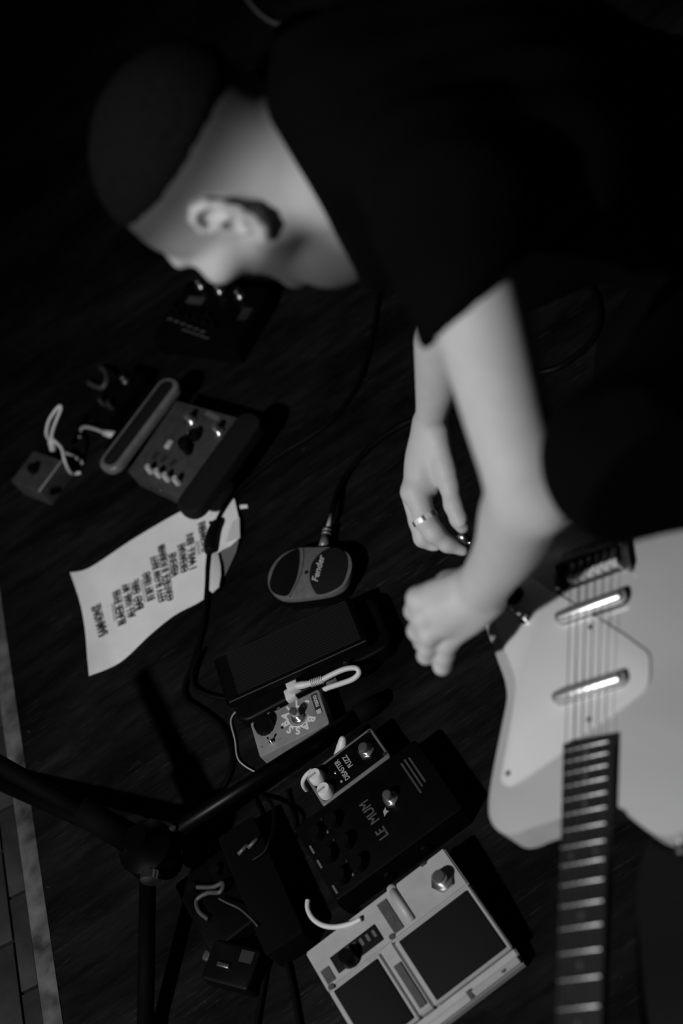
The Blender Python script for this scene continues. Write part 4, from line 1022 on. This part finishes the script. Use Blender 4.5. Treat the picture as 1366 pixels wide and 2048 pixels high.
ss = lambda e0_, e1_, x: (lambda t: t * t * (3 - 2 * t))(np.clip((x - e0_) / (e1_ - e0_), 0, 1))
hairline = HV[:, 2] * .95 - HV[:, 1] * .26
near_head = (np.linalg.norm(HV - V3(0, -.012, .045), axis=1) < .135)
skin_dark = ss(-.012, .056, hairline) * near_head * .93
ear_ = (np.abs(HV[:, 0]) > .0785) & (HV[:, 2] < .04)
jaw_dark = ss(-.022, -.055, HV[:, 2]) * ss(-.040, .010, HV[:, 1]) * ss(.190, .130, np.linalg.norm(HV - V3(0, .05, -.07), axis=1)) * .86      # darker skin tone over jaw and throat
skin_dark = np.where(ear_, 0, np.maximum(skin_dark, jaw_dark))
me = np_mesh('body', V - P0, F)
at_ = me.attributes.new('stubble_and_jaw', 'FLOAT', 'POINT'); at_.data.foreach_set('value', skin_dark.astype(np.float32))
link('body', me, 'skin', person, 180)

# hair: short cropped cap
FH = Field(HC - .16, HC + .16, .0028)
FH.ell(hp(0, -.014, .050), HA, (.0815, .103, .0875), .004)
X, Y, Z = [a_.reshape(s_) for a_, s_ in zip(FH.ax, ((-1, 1, 1), (1, -1, 1), (1, 1, -1)))]
dl = lambda ax: (X - HC[0]) * ax[0] + (Y - HC[1]) * ax[1] + (Z - HC[2]) * ax[2]
hl_ = dl(HU) * .95 - dl(HF) * .26
rag = .0012 * np.sin(260 * dl(HL)) * np.sin(230 * dl(HF) + 1) + .0012 * np.sin(700 * dl(HF)) * np.sin(640 * dl(HL) + 2) * np.sin(690 * dl(HU))
FH.f = FH.f + .0015 * np.sin(900 * dl(HF)) * np.sin(880 * dl(HL)) * np.sin(910 * dl(HU))
FH.smax((slice(None),) * 3, (.058 - hl_ + rag).astype(np.float32), .02)
for s in (-1, 1):
    FH.chain([hp(s * .014, .088, .030), hp(s * .030, .088, .034), hp(s * .046, .074, .030)], [.003, .0036, .002], .002)
V, F = FH.mesh(); link('hair', np_mesh('hair', V - P0, F), 'hair', person, 180)

# t-shirt
FS = Field((-.06, .66, .30), (.80, 1.52, 1.16), .0055)
FS.chain([NB, (NB + CHEST) / 2, CHEST, (CHEST + PEL) / 2, PEL + V3(-.03, 0, .02)], [.075, .105, .125, .120, .130], .05)
FS.cone(SL, SR, .066, .066, .05); FS.cone(SL + V3(.1, .05, -.06), SR + V3(.1, -.05, -.06), .09, .09, .06)
FS.chain([hp(0, -.028, -.03), hp(0, -.032, -.085), NB], [.064, .068, .082], .03); FS.chain([hp(0, .050, -.085), atd(655, 490, 1.385), atd(735, 440, 1.37), (NB + CHEST) / 2], [.036, .044, .056, .08], .03)
sl_end = SL + (EL - SL) * .62
FS.chain([SL, SL + (EL - SL) * .3, sl_end], [.062, .052, .046], .03)
FS.cone(atd(915, 560, 1.24), atd(872, 690, 1.24), .026, .010, .03)          # sleeve hem hangs open on its lower side
FS.chain([SR, SR + (ER - SR) * .75], [.066, .058], .03)
FS.cone((NB + CHEST) / 2 + V3(-.02, 0, -.06), CHEST + V3(-.06, .0, -.12), .09, .08, .06)   # chest of the shirt hangs down
X, Y, Z = [a_.reshape(s_) for a_, s_ in zip(FS.ax, ((-1, 1, 1), (1, -1, 1), (1, 1, -1)))]
FS.f = FS.f + (.0035 * np.sin(38 * X + 22 * Z + 3 * np.sin(14 * Y)) * np.sin(30 * Y - 18 * Z) + .002 * np.sin(90 * Y + 30 * X)).astype(np.float32)
# hem plane of the near sleeve, and the neckline
hem_n = (.68 * RT - .73 * UP); hem_p = atd(936, 622, 1.24)
d = ((X - hem_p[0]) * hem_n[0] + (Y - hem_p[1]) * hem_n[1] + (Z - hem_p[2]) * hem_n[2])
arm_near = Field.d_cone((X, Y, Z), SL, EL, .12, .12)
FS.smax((slice(None),) * 3, np.where(arm_near < 0, d, -1).astype(np.float32), .004)
neck_n = -.844 * RT - .537 * UP; neck_p = atd(597, 355, 1.33)
d = ((X - neck_p[0]) * neck_n[0] + (Y - neck_p[1]) * neck_n[1] + (Z - neck_p[2]) * neck_n[2])
FS.smax((slice(None),) * 3, d.astype(np.float32), .004)
# hollow where the arm and the neck come out
FS.cone(SL + (EL - SL) * .35, EL, .043, .040, .004, cut=True)
V, F = FS.mesh(); del FS
link('t_shirt', np_mesh('t_shirt', V - P0, F), 'cloth_black', person, 180)

# trousers and shoes
FT = Field((.08, .70, .0), (.86, 1.46, .80), .007)
FT.cone(HPL, HPR, .115, .115, .06); FT.cone(PEL, PEL + V3(.03, 0, -.04), .13, .13, .06)
FT.chain([HPL, (HPL + KL) / 2, KL], [.105, .088, .068], .03); FT.chain([KL, KL * .6 + AKL * .4 + V3(.06, 0, .02), AKL], [.064, .060, .050], .02)
FT.chain([HPR, (HPR + KR) / 2, KR], [.100, .082, .066], .04); FT.chain([KR, (KR + AKR) / 2 , AKR], [.062, .060, .048], .03)
X, Y, Z = [a_.reshape(s_) for a_, s_ in zip(FT.ax, ((-1, 1, 1), (1, -1, 1), (1, 1, -1)))]
FT.f = FT.f + (.004 * np.sin(40 * X + 25 * Z + 2 * np.sin(20 * Y)) * np.sin(26 * Z - 12 * Y)).astype(np.float32)
V, F = FT.mesh(); del FT
link('trousers', np_mesh('trousers', V - P0, F), 'denim_black', person, 180)
for ak, dr in ((AKL, V3(-.9, -.15, 0)), (AKR, V3(-.95, .1, 0))):
    dr = dr / np.linalg.norm(dr); f0 = Field(ak + V3(-.28, -.16, -.16), ak + V3(.16, .16, .08), .006)
    toe = ak + dr * .17; toe[2] = .035; heel = ak - dr * .02; heel[2] = max(.045, ak[2] - .06)
    f0.chain([ak, heel, (heel + toe) / 2, toe], [.045, .042, .040, .034], .03)
    V, F = f0.mesh(); V[:, 2] = np.maximum(V[:, 2], .001)
    link('shoe', np_mesh('shoe', V - P0, F), 'black_rubber', person, 180)

# ring on the index finger: alternating bright and dark squares
def ring():
    c = atd(850, 1037, 1.757); ax = atd(860, 1053, 1.757) - atd(841, 1020, 1.760); ax /= np.linalg.norm(ax)
    u = np.cross(ax, FW); u /= np.linalg.norm(u); v = np.cross(ax, u)
    n = 36; r0, r1, hw_ = .0148, .0166, .0034
    bm = bmesh.new(); rows = []
    for k in range(n):
        a = 2 * math.pi * k / n; dv = math.cos(a) * u + math.sin(a) * v
        rows.append([bm.verts.new(c - P0 + dv * r + ax * h_) for r, h_ in ((r0, -hw_), (r1, -hw_), (r1 + .0003, 0), (r1, hw_), (r0, hw_))])
    for k in range(n):
        a, b = rows[k], rows[(k + 1) % n]
        for j in range(5):
            f = bm.faces.new((a[j], a[(j + 1) % 5], b[(j + 1) % 5], b[j])); f.material_index = 1 if (k // 3) % 2 and j in (1, 2) else 0
    o = bm_obj('ring', bm, ['ring_bright', 'bridge_metal'], person, 40)
    o['label'] = 'silver ring with dark square inlays'
ring()
# plug pinched between thumb and finger
pg2 = thing('plug_tip', 'tiny metal plug pinched between thumb and finger of the ringed hand', 'plug', tuple(atd(932, 1078, 1.752)))
o0 = np.array(pg2.location)
tube('barrel', pg2, [atd(918, 1068, 1.752) - o0, atd(936, 1082, 1.752) - o0], .0052, 'steel', n=14, sub=0)
tube('tip', pg2, [atd(936, 1082, 1.752) - o0, atd(944, 1090, 1.752) - o0], [.003, .002], 'chrome', n=12, sub=0)
